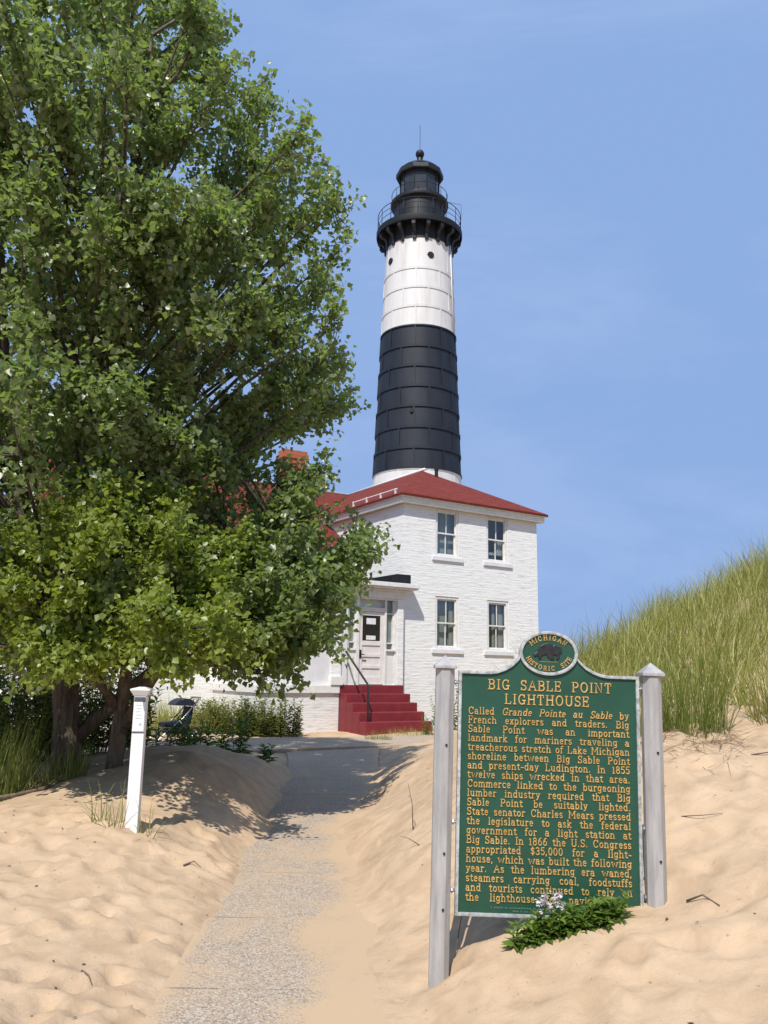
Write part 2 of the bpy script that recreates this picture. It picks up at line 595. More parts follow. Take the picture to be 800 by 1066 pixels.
CP = np.array([
    # the path
    (-.45, -3, -.1), (-.45, 0, -.1), (-.4, 2, -.1), (-.9, 3, -.1), (-.2, 3, -.1), (-.95, 4.5, -.1), (-.2, 4.5, -.1), (-1.05, 6, -.1), (-.2, 6, -.1), (-1.15, 8, -.09), (-.25, 8, -.08),
    (-1.2, 10, -.03), (-.3, 10, -.03), (-1.25, 12, .03), (-.2, 12, .03), (-1.4, 14.5, .09), (-.1, 14.5, .09), (-1.5, 17, .14), (0, 17, .14),
    # forecourt of the house
    (-3, 20, .16), (-1, 20, .17), (.5, 20, .19), (-5, 20, .16), (-7, 19, .15), (0, 22, .21), (2, 22.5, .22), (-5, 24, .2), (4, 24, .22), (-9, 24, .2),
    # right bank and the sand under the marker
    (.33, 4.9, -.03), (.30, 4.45, -.04), (.50, 4.85, .10), (.62, 4.55, .14), (.74, 4.72, .235), (1.0, 4.72, .30), (1.35, 4.8, .36), (1.52, 4.86, .36), (.55, 5.3, .12), (.9, 5.4, .28), (1.3, 5.4, .42),
    (.2, 4.0, -.06), (.9, 3.9, .12), (1.5, 4.1, .32), (1.0, 3.2, .08), (2.1, 4.4, .56), (2.2, 5.5, .78), (2.6, 6.0, .98), (3.0, 6.5, 1.15), (1.9, 6.3, .92), (.6, 2.0, -.02), (2.0, 2.0, .3), (3.5, 3.0, .9), (4.5, 5, 1.5),
    (.15, 6.0, .02), (.45, 6.4, .24), (.9, 6.6, .55), (.25, 8.0, .28), (.7, 8.2, .58), (1.3, 8, .95), (.12, 11.5, .28), (.5, 11, .55), (.6, 12, .52), (1.3, 11, .95), (.4, 14, .22), (1.2, 14.5, .5), (1.2, 17, .28), (2.5, 17, .8),
    # dune
    (2.4, 7, 1.2), (2.7, 7, 1.17), (3.1, 6.8, 1.16), (2.0, 8.6, 1.25), (2.6, 10, 1.62), (3.4, 9, 1.62), (4.2, 8, 1.55), (5.2, 8.5, 2.2), (2.6, 13, 1.5), (3.35, 13.5, 1.72), (4.1, 13.5, 2.12), (4.6, 12, 2.45), (5.2, 14, 2.62), (5.6, 12, 2.95),
    (6.6, 13.5, 3.3), (7.6, 15, 3.65), (9, 16, 4.0), (8, 12, 3.9), (7, 9, 3.2), (10, 12, 4.2), (5, 17, 2.2), (4, 17, 1.3), (8, 20, 3.2), (6, 20, 1.8), (4, 20, .5), (12, 18, 4.0), (13, 8, 4.2), (9, 5, 3.2),
    (9, 26, 1.2), (13, 26, 2.2), (18, 14, 3.6), (18, 5, 3.5), (8, 0, 2.2),
    # left bank, the post and the trees
    (-2.12, 7.5, .30), (-1.5, 6.2, .02), (-1.45, 7.6, .07), (-1.55, 9, .2), (-1.9, 4.3, .02), (-2.2, 5.6, .10), (-3.0, 5.0, .10), (-3.6, 7, .18), (-2.9, 8, .34), (-2.3, 9.6, .58), (-2.4, 10.6, .64), (-1.65, 10.4, .34),
    (-3.1, 10.6, .52), (-3.9, 11, .42), (-4.3, 9.5, .16), (-5.2, 9.5, .12), (-1.75, 12.4, .36), (-2.6, 12.4, .56), (-3.6, 13, .4), (-2.6, 14.5, .34), (-4.2, 15.5, .2), (-2.0, 15, .2), (-6, 12, .3), (-8, 14, .25), (-3, 2, 0), (-6, 5, .15),
    (-3.0, 17.5, .14), (-6, 17, .16), (-9, 9, .2), (-10, 4, .2),
])


def rbf_fit(P, smooth=.02):
    d = np.hypot(P[:, None, 0] - P[None, :, 0], P[:, None, 1] - P[None, :, 1])
    n = len(P)
    A = np.zeros((n + 1, n + 1))
    A[:n, :n] = -d + np.eye(n) * smooth
    A[:n, n] = A[n, :n] = 1
    return np.linalg.solve(A, np.r_[P[:, 2], 0])


RW = rbf_fit(CP)
PATH_Y = np.array([-4, 4, 8, 11, 14, 17, 19.5])
PATH_Z = np.array([-.1, -.1, -.085, 0, .08, .14, .165])
PATH_C = np.array([-.35, -.38, -.52, -.66, -.75, -.95, -1.2])
DIMP = [(random.uniform(-4.5, -1.0), random.uniform(3.4, 8.2), random.uniform(.06, .11), random.uniform(0, math.pi), random.uniform(.020, .045)) for _ in range(260)]
DIMP += [(random.uniform(.3, 3.6), random.uniform(3.2, 7.5), random.uniform(.06, .13), random.uniform(0, math.pi), random.uniform(.012, .030)) for _ in range(120)]


def base_h(x, y):
    x, y = np.asarray(x, float), np.asarray(y, float)
    out = np.full(x.shape, RW[-1])
    for (px, py, _), w in zip(CP, RW[:-1]):
        out = out - w * np.hypot(x - px, y - py)
    far = np.maximum(sstep(20, 34, np.abs(x)), sstep(24, 40, np.abs(y - 6)))
    out = out * (1 - far) + .2 * far
    return out


def path_x(y): return np.interp(y, PATH_Y, PATH_C)
def path_z(y): return np.interp(y, PATH_Y, PATH_Z)


FD = np.array([math.cos(R(32.5)), math.sin(R(32.5))])   # along the house front
LD = np.array([-math.sin(R(32.5)), math.cos(R(32.5))])  # away from the viewer along its side
HO = np.array([.572, 22.81])


def walk_dist(x, y):
    """distance in front of the line of the house front"""
    return -((np.asarray(x, float) - HO[0]) * LD[0] + (np.asarray(y, float) - HO[1]) * LD[1])


def walk_edges(x, y):
    """distance inside the sand edges of the walk"""
    u = x - path_x(y)
    e = vnoise(x * .9, y * .35, .42, 5) * .30 + vnoise(x, y * .5, .16, 6) * .16
    wl_ = np.interp(y, [4.5, 6.7, 8.8, 11, 13.7, 16], [.68, .69, .71, .65, .72, 1.0])
    wr_ = np.interp(y, [4.5, 6.7, 8.8, 11.2, 13.9, 17], [.16, .20, .26, .36, .72, .9])
    return wl_ + u + e * .6, wr_ - u + e * 1.3


def ground(x, y):
    x, y = np.asarray(x, float), np.asarray(y, float)
    h = base_h(x, y)
    near = (1 - sstep(12, 26, np.hypot(x, y - 6)))
    h = h + near * (vnoise(x, y, .55, 1) * .032 + vnoise(x, y, .23, 2) * .012 - np.abs(vnoise(x + .15 * y, y, .30, 12)) * .036 - np.abs(vnoise(x, y - .2 * x, .16, 13)) * .022 + vnoise(x + .2 * y, y, .125, 4) * .018 + vnoise(x, y + .3 * x, .07, 9) * .008 + vnoise(x + .3 * y, y, 1.7, 3) * .07)
    for dx, dy, r, a, dep in DIMP:
        m = (np.abs(x - dx) < .6) & (np.abs(y - dy) < .6)
        if not np.any(m):
            continue
        ca, sa = math.cos(a), math.sin(a)
        u = ((x - dx) * ca + (y - dy) * sa) / (r * 1.7)
        v = (-(x - dx) * sa + (y - dy) * ca) / r
        q = u * u + v * v
        h = h + np.where(m, -dep * np.exp(-q * 1.6) + dep * .5 * np.exp(-(np.sqrt(q) - 1.25) ** 2 * 7), 0)
    # the walk: sand lies just below its slabs and drifts over its edges
    u = x - path_x(y)
    e = vnoise(x * .9, y * .35, .42, 5) * .30 + vnoise(x, y * .5, .16, 6) * .16
    dl, dr_ = walk_edges(x, y)
    m = sstep(-.32, .22, dl) * sstep(-.42, .24, dr_)
    m = m * (1 - sstep(18.6, 19.6, y)) * sstep(-4, -3, y)
    h = h * (1 - m) + (path_z(y) - .03 + vnoise(x, y, .5, 8) * .035) * m
    # the cross walk in front of the house
    wd = walk_dist(x, y)
    along = (x - HO[0]) * FD[0] + (y - HO[1]) * FD[1]
    m2 = sstep(1.9, 2.15, wd + e * .5) * (1 - sstep(4.1, 4.4, wd + e)) * sstep(-14, -13, along) * (1 - sstep(.7, 1.3, along + e))
    return h * (1 - m2) + .13 * m2


def axis(lo, hi, step, out, grow=1.16):
    a = list(np.arange(lo, hi + step / 2, step))
    s, x = step, hi
    while x < out:
        s *= grow
        x += s
        a.append(x)
    s, x, b = step, lo, []
    while x > -out:
        s *= grow
        x -= s
        b.append(x)
    return np.array(b[::-1] + a)


xs = axis(-3.6, 3.4, .036, 2600, 1.07)
ys = axis(2.8, 9.5, .036, 2600, 1.045)
gx, gy = np.meshgrid(xs, ys)
gz = ground(gx, gy)
ys_far = sstep(70, 110, gy)
gz = gz * (1 - ys_far) + (-6.0) * ys_far
nx_, ny_ = len(xs), len(ys)
idx = np.arange(nx_ * ny_).reshape(ny_, nx_)
fc = np.stack([idx[:-1, :-1], idx[:-1, 1:], idx[1:, 1:], idx[1:, :-1]], -1).reshape(-1, 4)
g = np_mesh('ground', np.stack([gx, gy, gz], -1).reshape(-1, 3), fc, M['sand'], smooth=True)
tag(g, 'pale tan dune sand with footprints rising into banks beside the walk', 'sand', kind='structure')

wat = MB().box(-2600, 2600, 95, 2600, -3.2, -2.2).build('lake', M['water'])
tag(wat, 'blue lake water beyond the lighthouse', 'water', kind='structure')


def gh(x, y):
    return float(ground(np.array([x]), np.array([y]))[0])


# walk of exposed-aggregate slabs with open joints
pm = MB()
yy = -3.0
joints = [-3.0]
while yy < 18.6:
    yy += 1.32
    joints.append(yy)
drift = []
NU, NV = 30, 14
for a, b in zip(joints[:-1], joints[1:]):
    tv = np.linspace(a + .008, b - .008, NV)
    vs = []
    for v in tv:
        hw = .75 + .3 * float(sstep(14, 19, v))
        xr = float(path_x(v)) + np.linspace(-hw, hw, NU)
        dl, dr_ = walk_edges(xr, np.full(NU, v))
        drift += list(1 - np.minimum(sstep(-.12, .05, dl), sstep(-.06, .30, dr_)))
        # drifted sand closes most of the joint
        side = -1 if v == tv[0] else (1 if v == tv[-1] else 0)
        fill = np.clip(np.array(drift[-NU:]) * 1.6 + .55 + 1.3 * vnoise(xr, np.full(NU, v // 1), .22, 41), 0, 1)
        vs += [(float(q), float(v + side * .0078 * fl), float(path_z(v))) for q, fl in zip(xr, fill)]
    fs = [(r_ * NU + k, r_ * NU + k + 1, (r_ + 1) * NU + k + 1, (r_ + 1) * NU + k) for r_ in range(NV - 1) for k in range(NU - 1)]
    lo = len(vs)
    for r_, flip in ((0, False), (NV - 1, True)):       # the open joint faces
        p, q = vs[r_ * NU], vs[r_ * NU + NU - 1]
        vs += [p, q, (q[0], q[1], q[2] - .06), (p[0], p[1], p[2] - .06)]
        drift += [0, 0, 0, 0]
        fs.append((lo, lo + 3, lo + 2, lo + 1) if not flip else (lo, lo + 1, lo + 2, lo + 3))
        lo += 4
    pm.add(vs, fs)
pth = pm.build('path', M['path'])
at = pth.data.attributes.new('drift', 'FLOAT', 'POINT')
at.data.foreach_set('value', np.array(drift, np.float32))
tag(pth, 'pebbled concrete walk half covered by blown sand', 'path', kind='structure')
cw = MB()
A_, B_ = -14.0, 1.4
for s0, s1 in ((2.02, 3.05), (3.064, 4.3)):
    p = [HO + FD * A_ - LD * s1, HO + FD * B_ - LD * s1, HO + FD * B_ - LD * s0, HO + FD * A_ - LD * s0]
    cw.slab([(q[0], q[1], .176) for q in p], .1)
cwo = cw.build('cross_path', M['path'])
tag(cwo, 'pebbled concrete walk running along the front of the house', 'path', kind='structure')

# ------------------------------------------------------------------ keeper's house
HZ = .2
house = empty('brick_house', (HO[0], HO[1], HZ), 'two storey white painted brick keepers house with red hipped roof and porch', 'house', R(32.5))
house['label'] = 'two storey white painted brick house with red hipped roof and entrance porch'
HOFF = (0, 0, -HZ)


def hm(): return MB(HOFF)


def wall_rect(mb, fn, u0, u1, z0, z1, holes, depth, flip=False):
    """a wall skin with reveals; fn(u, d, z) gives a point d inside the face"""
    us = sorted({u0, u1, *[h[0] for h in holes], *[h[1] for h in holes]})
    zs = sorted({z0, z1, *[h[2] for h in holes], *[h[3] for h in holes]})
    for a, b in zip(us[:-1], us[1:]):
        for c, d in zip(zs[:-1], zs[1:]):
            if any(h[0] <= a and b <= h[1] and h[2] <= c and d <= h[3] for h in holes):
                continue
            q = [fn(a, 0, c), fn(b, 0, c), fn(b, 0, d), fn(a, 0, d)]
            mb.quad(*(q[::-1] if flip else q))
    for a, b, c, d in holes:
        for p, q in (((a, c), (b, c)), ((b, c), (b, d)), ((b, d), (a, d)), ((a, d), (a, c))):
            qd = [fn(p[0], 0, p[1]), fn(p[0], depth, p[1]), fn(q[0], depth, q[1]), fn(q[0], 0, q[1])]
            mb.quad(*(qd[::-1] if flip else qd))


FRONT = lambda u, d, z: (u, d, z)
SIDE = lambda u, d, z: (d, u, z)
WING = lambda u, d, z: (u, 2.7 + d, z)
win_upper = [(1.10, 1.93, 4.94, 6.335), (2.98, 3.81, 4.94, 6.335)]
win_lower = [(1.10, 1.93, 2.32, 3.80), (2.98, 3.81, 2.32, 3.80)]
wing_win = [(-3.0, -2.15, 4.0, 4.95), (-6.0, -5.15, 4.0, 4.95)]
w = hm()
wall_rect(w, FRONT, 0, 5.0, -.3, 6.34, win_upper + win_lower, .2)
wall_rect(w, SIDE, 0, 7.4, -.3, 6.34, [], .2, True)
wall_rect(w, WING, -8.7, 0, -.3, 5.25, wing_win, .2)
w.quad((5, 0, -.3), (5, 9.85, -.3), (5, 9.85, 6.5), (5, 0, 6.34))
w.quad((5, 9.85, -.3), (-8.7, 9.85, -.3), (-8.7, 9.85, 6.6), (5, 9.85, 6.6))
w.add([(-8.7, 2.7, -.3), (-8.7, 2.7, 5.2), (-8.7, 7.5, 8.1), (-8.7, 9.85, 6.6), (-8.7, 9.85, -.3)], [(0, 1, 2, 3, 4)])
w.build('wall', M['brick'], house, uv=True)

# roof slopes
RZ = 8.19
roof = hm()
TK = .07
roof.slab([(-.26, -.26, 6.58), (5.26, -.26, 6.58), (2.5, 2.7, RZ)], TK)
roof.slab([(-.26, 4.87, 6.58), (-.26, -.26, 6.58), (2.5, 2.7, RZ), (2.5, 7.5, RZ)], TK)
roof.slab([(5.26, -.26, 6.58), (5.26, 10.15, 6.58), (2.5, 7.5, RZ), (2.5, 2.7, RZ)], TK)
roof.slab([(-9, 2.4, 5.13), (0, 2.4, 5.13), (0, 5.15, 6.78), (2.5, 7.5, RZ), (-9, 7.5, RZ)], TK)
roof.slab([(5.26, 10.15, 6.58), (-9, 10.15, 6.58), (-9, 7.5, RZ), (2.5, 7.5, RZ)], TK)
ro = roof.build('roof', M['roof'], house)
caps = hm()
caps.tube([(2.5, 2.55, RZ + .02), (2.5, 7.5, RZ + .02)], .05, 8)
caps.tube([(2.5, 7.5, RZ + .02), (-9, 7.5, RZ + .02)], .05, 8)
cp_ = caps.build('ridge_cap', M['trim'], ro, smooth=True)
vp = hm().tube([(2.72, 2.2, 7.7), (2.72, 2.2, 8.16)], .06, 10).tube([(2.72, 2.2, 8.14), (2.72, 2.2, 8.19)], .072, 10)
vp.build('vent_pipe', M['black'], ro, auto=40)
sn = hm()
sn.tube([(-.16, .15, 6.76), (-.16, 2.6, 6.76)], .022, 8)
for k in range(4):
    yk = .2 + k * .78
    sn.box(-.185, -.135, yk, yk + .04, 6.62, 6.785)
sn.build('snow_guard', M['trim'], ro)
for k, (cx, cy) in enumerate(((-.22, 7.3), (.42, 7.6))):
    c = hm()
    c.box(cx - .22, cx + .22, cy - .24, cy + .24, 7.4, 9.15 + .1 * k)
    c.box(cx - .26, cx + .26, cy - .28, cy + .28, 9.15 + .1 * k, 9.3 + .1 * k)
    c.box(cx - .22, cx + .22, cy - .24, cy + .24, 9.3 + .1 * k, 9.45 + .1 * k)
    co_ = c.build('chimney', M['chim'], ro, uv=True)

# cornice: fascia, soffit and a crown moulding along front and side eaves
c = hm()
c.box(-.18, 5.18, -.18, -.002, 6.345, 6.50)
c.box(-.18, -.002, -.002, 4.6, 6.345, 6.50)
c.box(5.002, 5.18, -.002, 10.0, 6.345, 6.50)
c.box(-.24, 5.24, -.24, -.10, 6.501, 6.535).box(-.24, -.10, -.10, 4.7, 6.501, 6.535).box(5.10, 5.24, -.10, 10.05, 6.501, 6.535)
co = c.build('cornice', M['trim'], house, bevel=.012)
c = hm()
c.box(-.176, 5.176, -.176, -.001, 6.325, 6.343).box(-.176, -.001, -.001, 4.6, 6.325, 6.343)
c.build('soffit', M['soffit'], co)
c = hm().box(-8.9, -.01, 2.42, 2.69, 5.0, 5.12)
c.build('wing_cornice', M['trim'], house, bevel=.01)
hm().tube([(-.06, 2.64, 3.9), (-.06, 2.64, 6.32)], .045, 8).build('downpipe', M['soffit'], house, smooth=True)


def window(x0, x1, z0, z1, y, lintel, curtain):
    f = hm()
    jw = .075
    yo, yi = y + .02, y + .14
    f.box(x0, x0 + jw, yo, yi, z0, z1).box(x1 - jw, x1, yo, yi, z0, z1)
    f.box(x0 + jw, x1 - jw, yo, yi, z1 - jw, z1).box(x0 + jw, x1 - jw, yo, yi, z0, z0 + .06)
    fo = f.build('window', M['trim'], house, bevel=.006)
    a, b, c0, c1 = x0 + jw, x1 - jw, z0 + .06, z1 - jw
    mid = (c0 + c1) / 2
    xm = (a + b) / 2
    s_ = hm()
    for (lo, hi, yy0) in ((mid - .02, c1, y + .06), (c0, mid + .02, y + .095)):
        y1 = yy0 + .03
        s_.box(a, a + .035, yy0, y1, lo, hi).box(b - .035, b, yy0, y1, lo, hi)
        s_.box(a + .035, b - .035, yy0, y1, hi - .04, hi).box(a + .035, b - .035, yy0, y1, lo, lo + .04)
        s_.box(xm - .012, xm + .012, yy0 + .002, y1 - .002, lo + .04, hi - .04)
    s_.build('sash', M['trim'], fo)
    p = hm()
    p.quad((a + .035, y + .077, mid + .02), (b - .035, y + .077, mid + .02), (b - .035, y + .077, c1 - .04), (a + .035, y + .077, c1 - .04))
    p.quad((a + .035, y + .112, c0 + .04), (b - .035, y + .112, c0 + .04), (b - .035, y + .112, mid - .02), (a + .035, y + .112, mid - .02))
    p.build('pane', M['glass'], fo)
    s2 = hm().box(x0 - .14, x1 + .14, y - .05, y + .03, z0 - .13, z0 - .002)
    s2.build('sill', M['panel'], fo, bevel=.012)
    if curtain:
        k = hm()
        for (ca, cb, cz0, cz1) in curtain:
            n = 14
            pts = [(ca + (cb - ca) * i / n, y + .19 + .022 * math.sin(i * 1.9)) for i in range(n + 1)]
            for i in range(n):
                k.quad((pts[i][0], pts[i][1], cz0), (pts[i + 1][0], pts[i + 1][1], cz0), (pts[i + 1][0], pts[i + 1][1], cz1), (pts[i][0], pts[i][1], cz1))
        k.build('curtain', M['curtain'], fo)
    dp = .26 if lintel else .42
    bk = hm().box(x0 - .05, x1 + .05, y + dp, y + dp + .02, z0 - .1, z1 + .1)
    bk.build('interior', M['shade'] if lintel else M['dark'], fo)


window(*win_upper[0], 0, True, [(1.2, 1.42, 5.7, 6.3)])
window(*win_upper[1], 0, False, [(3.42, 3.75, 5.2, 5.65), (3.05, 3.75, 5.18, 5.26)])
window(*win_lower[0], 0, True, [(1.17, 1.33, 2.35, 3.75), (1.7, 1.86, 2.35, 3.75)])
window(*win_lower[1], 0, False, [(3.06, 3.24, 2.38, 3.75), (3.3, 3.42, 2.38, 3.75), (3.52, 3.74, 2.38, 3.75)])
for ww in wing_win:
    window(*ww, 2.7, False, None)

# entrance porch in the angle of the house: foundation, panelled wall, pilasters, entablature, flat roof
PY = -.10
pf = hm()
pf.box(-4.3, -2.052, PY - .06, 2.69, -.3, 1.10).box(-2.052, -.085, PY + .06, 2.69, -.3, 1.05)
pf.build('porch_foundation', M['found'], house, uv=True)
pl = hm()
pl.box(-4.35, -2.06, PY - .12, 2.688, 1.102, 1.30)
pl.box(-2.34, -1.985, PY - .15, PY + .05, 1.302, 1.52)
pl.build('water_table', M['trim'], house, bevel=.012)
pw = hm()
pwh = [(-1.80, -.285, 1.31, 3.60)] + [(-3.9 - i * 1.3, -2.9 - i * 1.3, 2.15, 3.45) for i in range(1)]
wall_rect(pw, lambda u, d, z: (u, PY + d, z), -4.3, -.08, 1.304, 3.62, pwh, .16)
pw.quad((-.08, PY, 1.3), (-.08, -.004, 1.3), (-.08, -.004, 3.62), (-.08, PY, 3.62))
pw.quad((-4.3, PY, 3.62), (-4.3, PY, 1.3), (-4.3, 2.69, 1.3), (-4.3, 2.69, 3.62))
pw.build('porch_wall', M['panel'], house)
hm().box(-2.30, -2.0, PY - .05, PY - .002, 1.522, 3.60).build('pilaster', M['brick'], house, uv=True, bevel=.006)
hm().box(-.27, -.072, PY - .035, PY - .002, 1.31, 3.60).build('pilaster', M['brick'], house, uv=True, bevel=.006)
for i in range(1):
    x0 = -3.9 - i * 1.3
    fr = hm().box(x0, x0 + .06, PY + .03, PY + .12, 2.15, 3.45).box(x0 + .94, x0 + 1.0, PY + .03, PY + .12, 2.15, 3.45).box(x0 + .06, x0 + .94, PY + .03, PY + .12, 2.15, 2.22).box(x0 + .06, x0 + .94, PY + .03, PY + .12, 3.38, 3.45).box(x0 + .06, x0 + .94, PY + .04, PY + .11, 2.8, 2.85)
    fo = fr.build('window', M['trim'], house)
    hm().quad((x0 + .06, PY + .08, 2.22), (x0 + .94, PY + .08, 2.22), (x0 + .94, PY + .08, 3.38), (x0 + .06, PY + .08, 3.38)).build('pane', M['glass'], fo)
pc = hm()
pc.box(-4.4, -.02, PY - .06, -.004, 3.60, 3.80)
pc.box(-4.5, .02, PY - .10, -.004, 3.80, 3.86)
pc.box(-4.6, .24, PY - .30, -.004, 3.862, 3.90)
pc.box(-4.62, .26, PY - .33, -.004, 3.902, 4.02)
pc.build('porch_cornice', M['trim'], house, bevel=.01)
pr = hm().box(-4.6, -.004, 0.0, 2.69, 3.80, 4.05)
pr.build('porch_roof', M['black'], house)
bxr = hm().box(-.36, -.004, -.003, 2.6, 4.052, 4.29).box(-.36, .10, -.22, -.005, 4.03, 4.29)
bxr.build('roof_curb', M['black'], house, bevel=.01)
# recess behind the door, door frame, side lights, door
dr = hm()
yb = PY + .16
dr.box(-1.80, -.285, yb, yb + .02, 1.31, 3.60)
dr.box(-1.80, -1.755, PY + .03, yb, 1.31, 3.6).box(-.33, -.285, PY + .03, yb, 1.31, 3.6)
dr.box(-1.53, -1.43, PY + .02, yb, 1.31, 3.6).box(-.64, -.585, PY + .02, yb, 1.31, 3.6)
dr.box(-1.43, -.64, PY + .03, yb, 3.24, 3.30).box(-1.47, -.60, PY + .0, yb - .01, 3.30, 3.34)
dr.box(-1.755, -1.53, PY + .05, yb, 1.31, 2.20).box(-.585, -.33, PY + .05, yb, 1.31, 2.20)
dr.box(-1.755, -1.53, PY + .01, PY + .049, 2.20, 2.25).box(-.60, -.315, PY - .01, PY + .049, 2.20, 2.25)
dr.box(-1.83, -.25, PY - .03, PY + .02, 3.56, 3.598)
dr.build('door_frame', M['trim'], house, bevel=.004)
for x0, x1 in ((-1.755, -1.53), (-.585, -.33)):
    sf = hm()
    sf.box(x0, x0 + .035, PY + .06, yb - .002, 2.25, 3.56).box(x1 - .035, x1, PY + .06, yb - .002, 2.25, 3.56)
    sf.box(x0 + .035, x1 - .035, PY + .065, yb - .004, 3.19, 3.22).box(x0 + .035, x1 - .035, PY + .065, yb - .004, 2.40, 2.43)
    so_ = sf.build('side_light', M['trim'], house)
    hm().quad((x0 + .035, PY + .11, 2.25), (x1 - .035, PY + .11, 2.25), (x1 - .035, PY + .11, 3.56), (x0 + .035, PY + .11, 3.56)).build('pane', M['glass'], so_)
    hm().box(x0 + .036, x1 - .036, PY + .14, PY + .15, 2.25, 3.56).build('blind', M['shade'], so_)
dd = hm()
y0, y1 = PY + .06, PY + .10
X0, X1 = -1.425, -.645
dd.box(X0, X0 + .11, y0, y1, 1.33, 3.235).box(X1 - .11, X1, y0, y1, 1.33, 3.235)
rails = [(1.33, 1.52), (1.74, 1.82), (2.04, 2.12), (2.34, 2.46), (3.13, 3.235)]
for a, b in rails:
    dd.box(X0 + .11, X1 - .11, y0, y1, a, b)
for (a, b) in ((1.52, 1.74), (1.82, 2.04), (2.12, 2.34)):
    dd.box(X0 + .11, X1 - .11, y0 + .022, y1, a, b)
dor = dd.build('door', M['door'], house, bevel=.004)
dg = hm().box(X0 + .112, X1 - .112, y0 + .018, y0 + .026, 2.461, 3.129)
dg.build('door_glass', simple('door_black_glass', (.012, .013, .015), (.02, .02, .02), 3, .08), dor)
for (a, b, c_, d_) in ((-1.19, -.90, 2.90, 3.06), (-1.19, -.90, 2.49, 2.60)):
    hm().box(a, b, y0 + .010, y0 + .016, c_, d_).build('paper_notice', M['paper'], dor)
hh = hm().tube([(X0 + .055, y0, 2.10), (X0 + .055, y0 - .06, 2.10)], .018, 8).box(X0 + .03, X0 + .08, y0 - .012, y0 - .002, 2.0, 2.22).tube([(X0 + .055, y0 - .06, 2.10), (X0 + .14, y0 - .065, 2.10)], .014, 8)
hh.build('door_handle', M['black'], dor)
hm().box(X0 + .13, X0 + .25, y0 + .012, y0 + .02, 1.93, 1.96).build('mail_slot', M['chrome'], dor)

# red painted entrance steps
st = empty('entrance_steps', (HO[0], HO[1], HZ), 'flight of five red painted concrete steps below the white door', 'steps', R(32.5))
tops = [1.315, 1.10, .885, .67, .455]
for k, zt in enumerate(tops):
    yf = PY - .10 - k * .325
    ybk = PY - .063 if k == 0 else PY - .10 - (k - 1) * .325 - .0
    b = MB(HOFF)
    b.box(-2.05, -.09, yf, ybk, -.3, zt)
    b.build('step', M['steps'], st, bevel=.018)
hr = MB(HOFF)
yl = PY - .10 - 4 * .325 + .16
hr.tube([(-1.90, yl, .45), (-1.90, yl, 1.30), (-1.90, yl + .05, 1.36), (-1.90, PY - .10, 2.16)], .026, 8)
hr.tube([(-1.90, yl, .455), (-1.90, yl, .47)], .05, 10)
hro = empty('handrail', (HO[0], HO[1], HZ), 'slim black iron handrail standing on the red steps', 'handrail', R(32.5))
hr.build('rail', M['black'], hro, smooth=False, auto=40)

# ------------------------------------------------------------------ lighthouse
TX, TY, TZ = 1.86, 46.0, .2
tow = empty('lighthouse_tower', (TX, TY, TZ), 'tall round lighthouse with white and black bands behind the house', 'lighthouse')
TOFF = (0, 0, -TZ)


def tr_(z): return 2.5 - (z - 12.6) * (2.5 - 1.98) / (26.6 - 12.6)


RINGS = [21.06, 19.80, 18.61, 17.41, 16.22, 15.0, 13.81, 12.61]


def band(z_lo, z_hi, rings, mat, name, seam, proud=.028):
    t = MB(TOFF)
    N = 96
    edges = sorted({z_lo, z_hi, *rings})
    prof = []
    for a, b in zip(edges[:-1], edges[1:]):
        prof += [(tr_(a) + proud, a), (tr_(a) + proud, a + .08), (tr_(a) + .004, a + .085), (tr_(b) + .004, b - .085), (tr_(b) + proud, b - .08), (tr_(b) + proud, b)]
    t.lathe(prof, N)
    # vertical flange seams, staggered from course to course
    for i, (a, b) in enumerate(zip(edges[:-1], edges[1:])):
        n = 9
        for k in range(n):
            an = 2 * math.pi * (k + (.5 if (i + seam) % 2 else 0)) / n + R(-97)
            ca, sa = math.cos(an), math.sin(an)
            def pt(r, s, z): return (r * ca - s * sa, r * sa + s * ca, z)
            r1, r2 = tr_(a), tr_(b)
            vs = [pt(r1 - .1, -.04, a + .07), pt(r1 - .1, .04, a + .07), pt(r1 + proud - .006, .04, a + .07), pt(r1 + proud - .006, -.04, a + .07),
                  pt(r2 - .1, -.04, b - .07), pt(r2 - .1, .04, b - .07), pt(r2 + proud - .006, .04, b - .07), pt(r2 + proud - .006, -.04, b - .07)]
            t.add(vs, [(0, 3, 2, 1), (4, 5, 6, 7), (0, 1, 5, 4), (1, 2, 6, 5), (2, 3, 7, 6), (3, 0, 4, 7)])
    return t.build(name, mat, tow, auto=35)


band(-.2, 12.61, [1.2, 2.4, 3.6, 4.8, 6, 7.2, 8.4, 9.6, 10.8, 12.0], M['towerw'], 'base_band', 1)
band(12.61, 21.06, RINGS, M['towerb'], 'dark_band', 0, .065)
band(21.06, 26.75, [22.25, 23.44, 24.64], M['towerw'], 'upper_band', 0, .040)
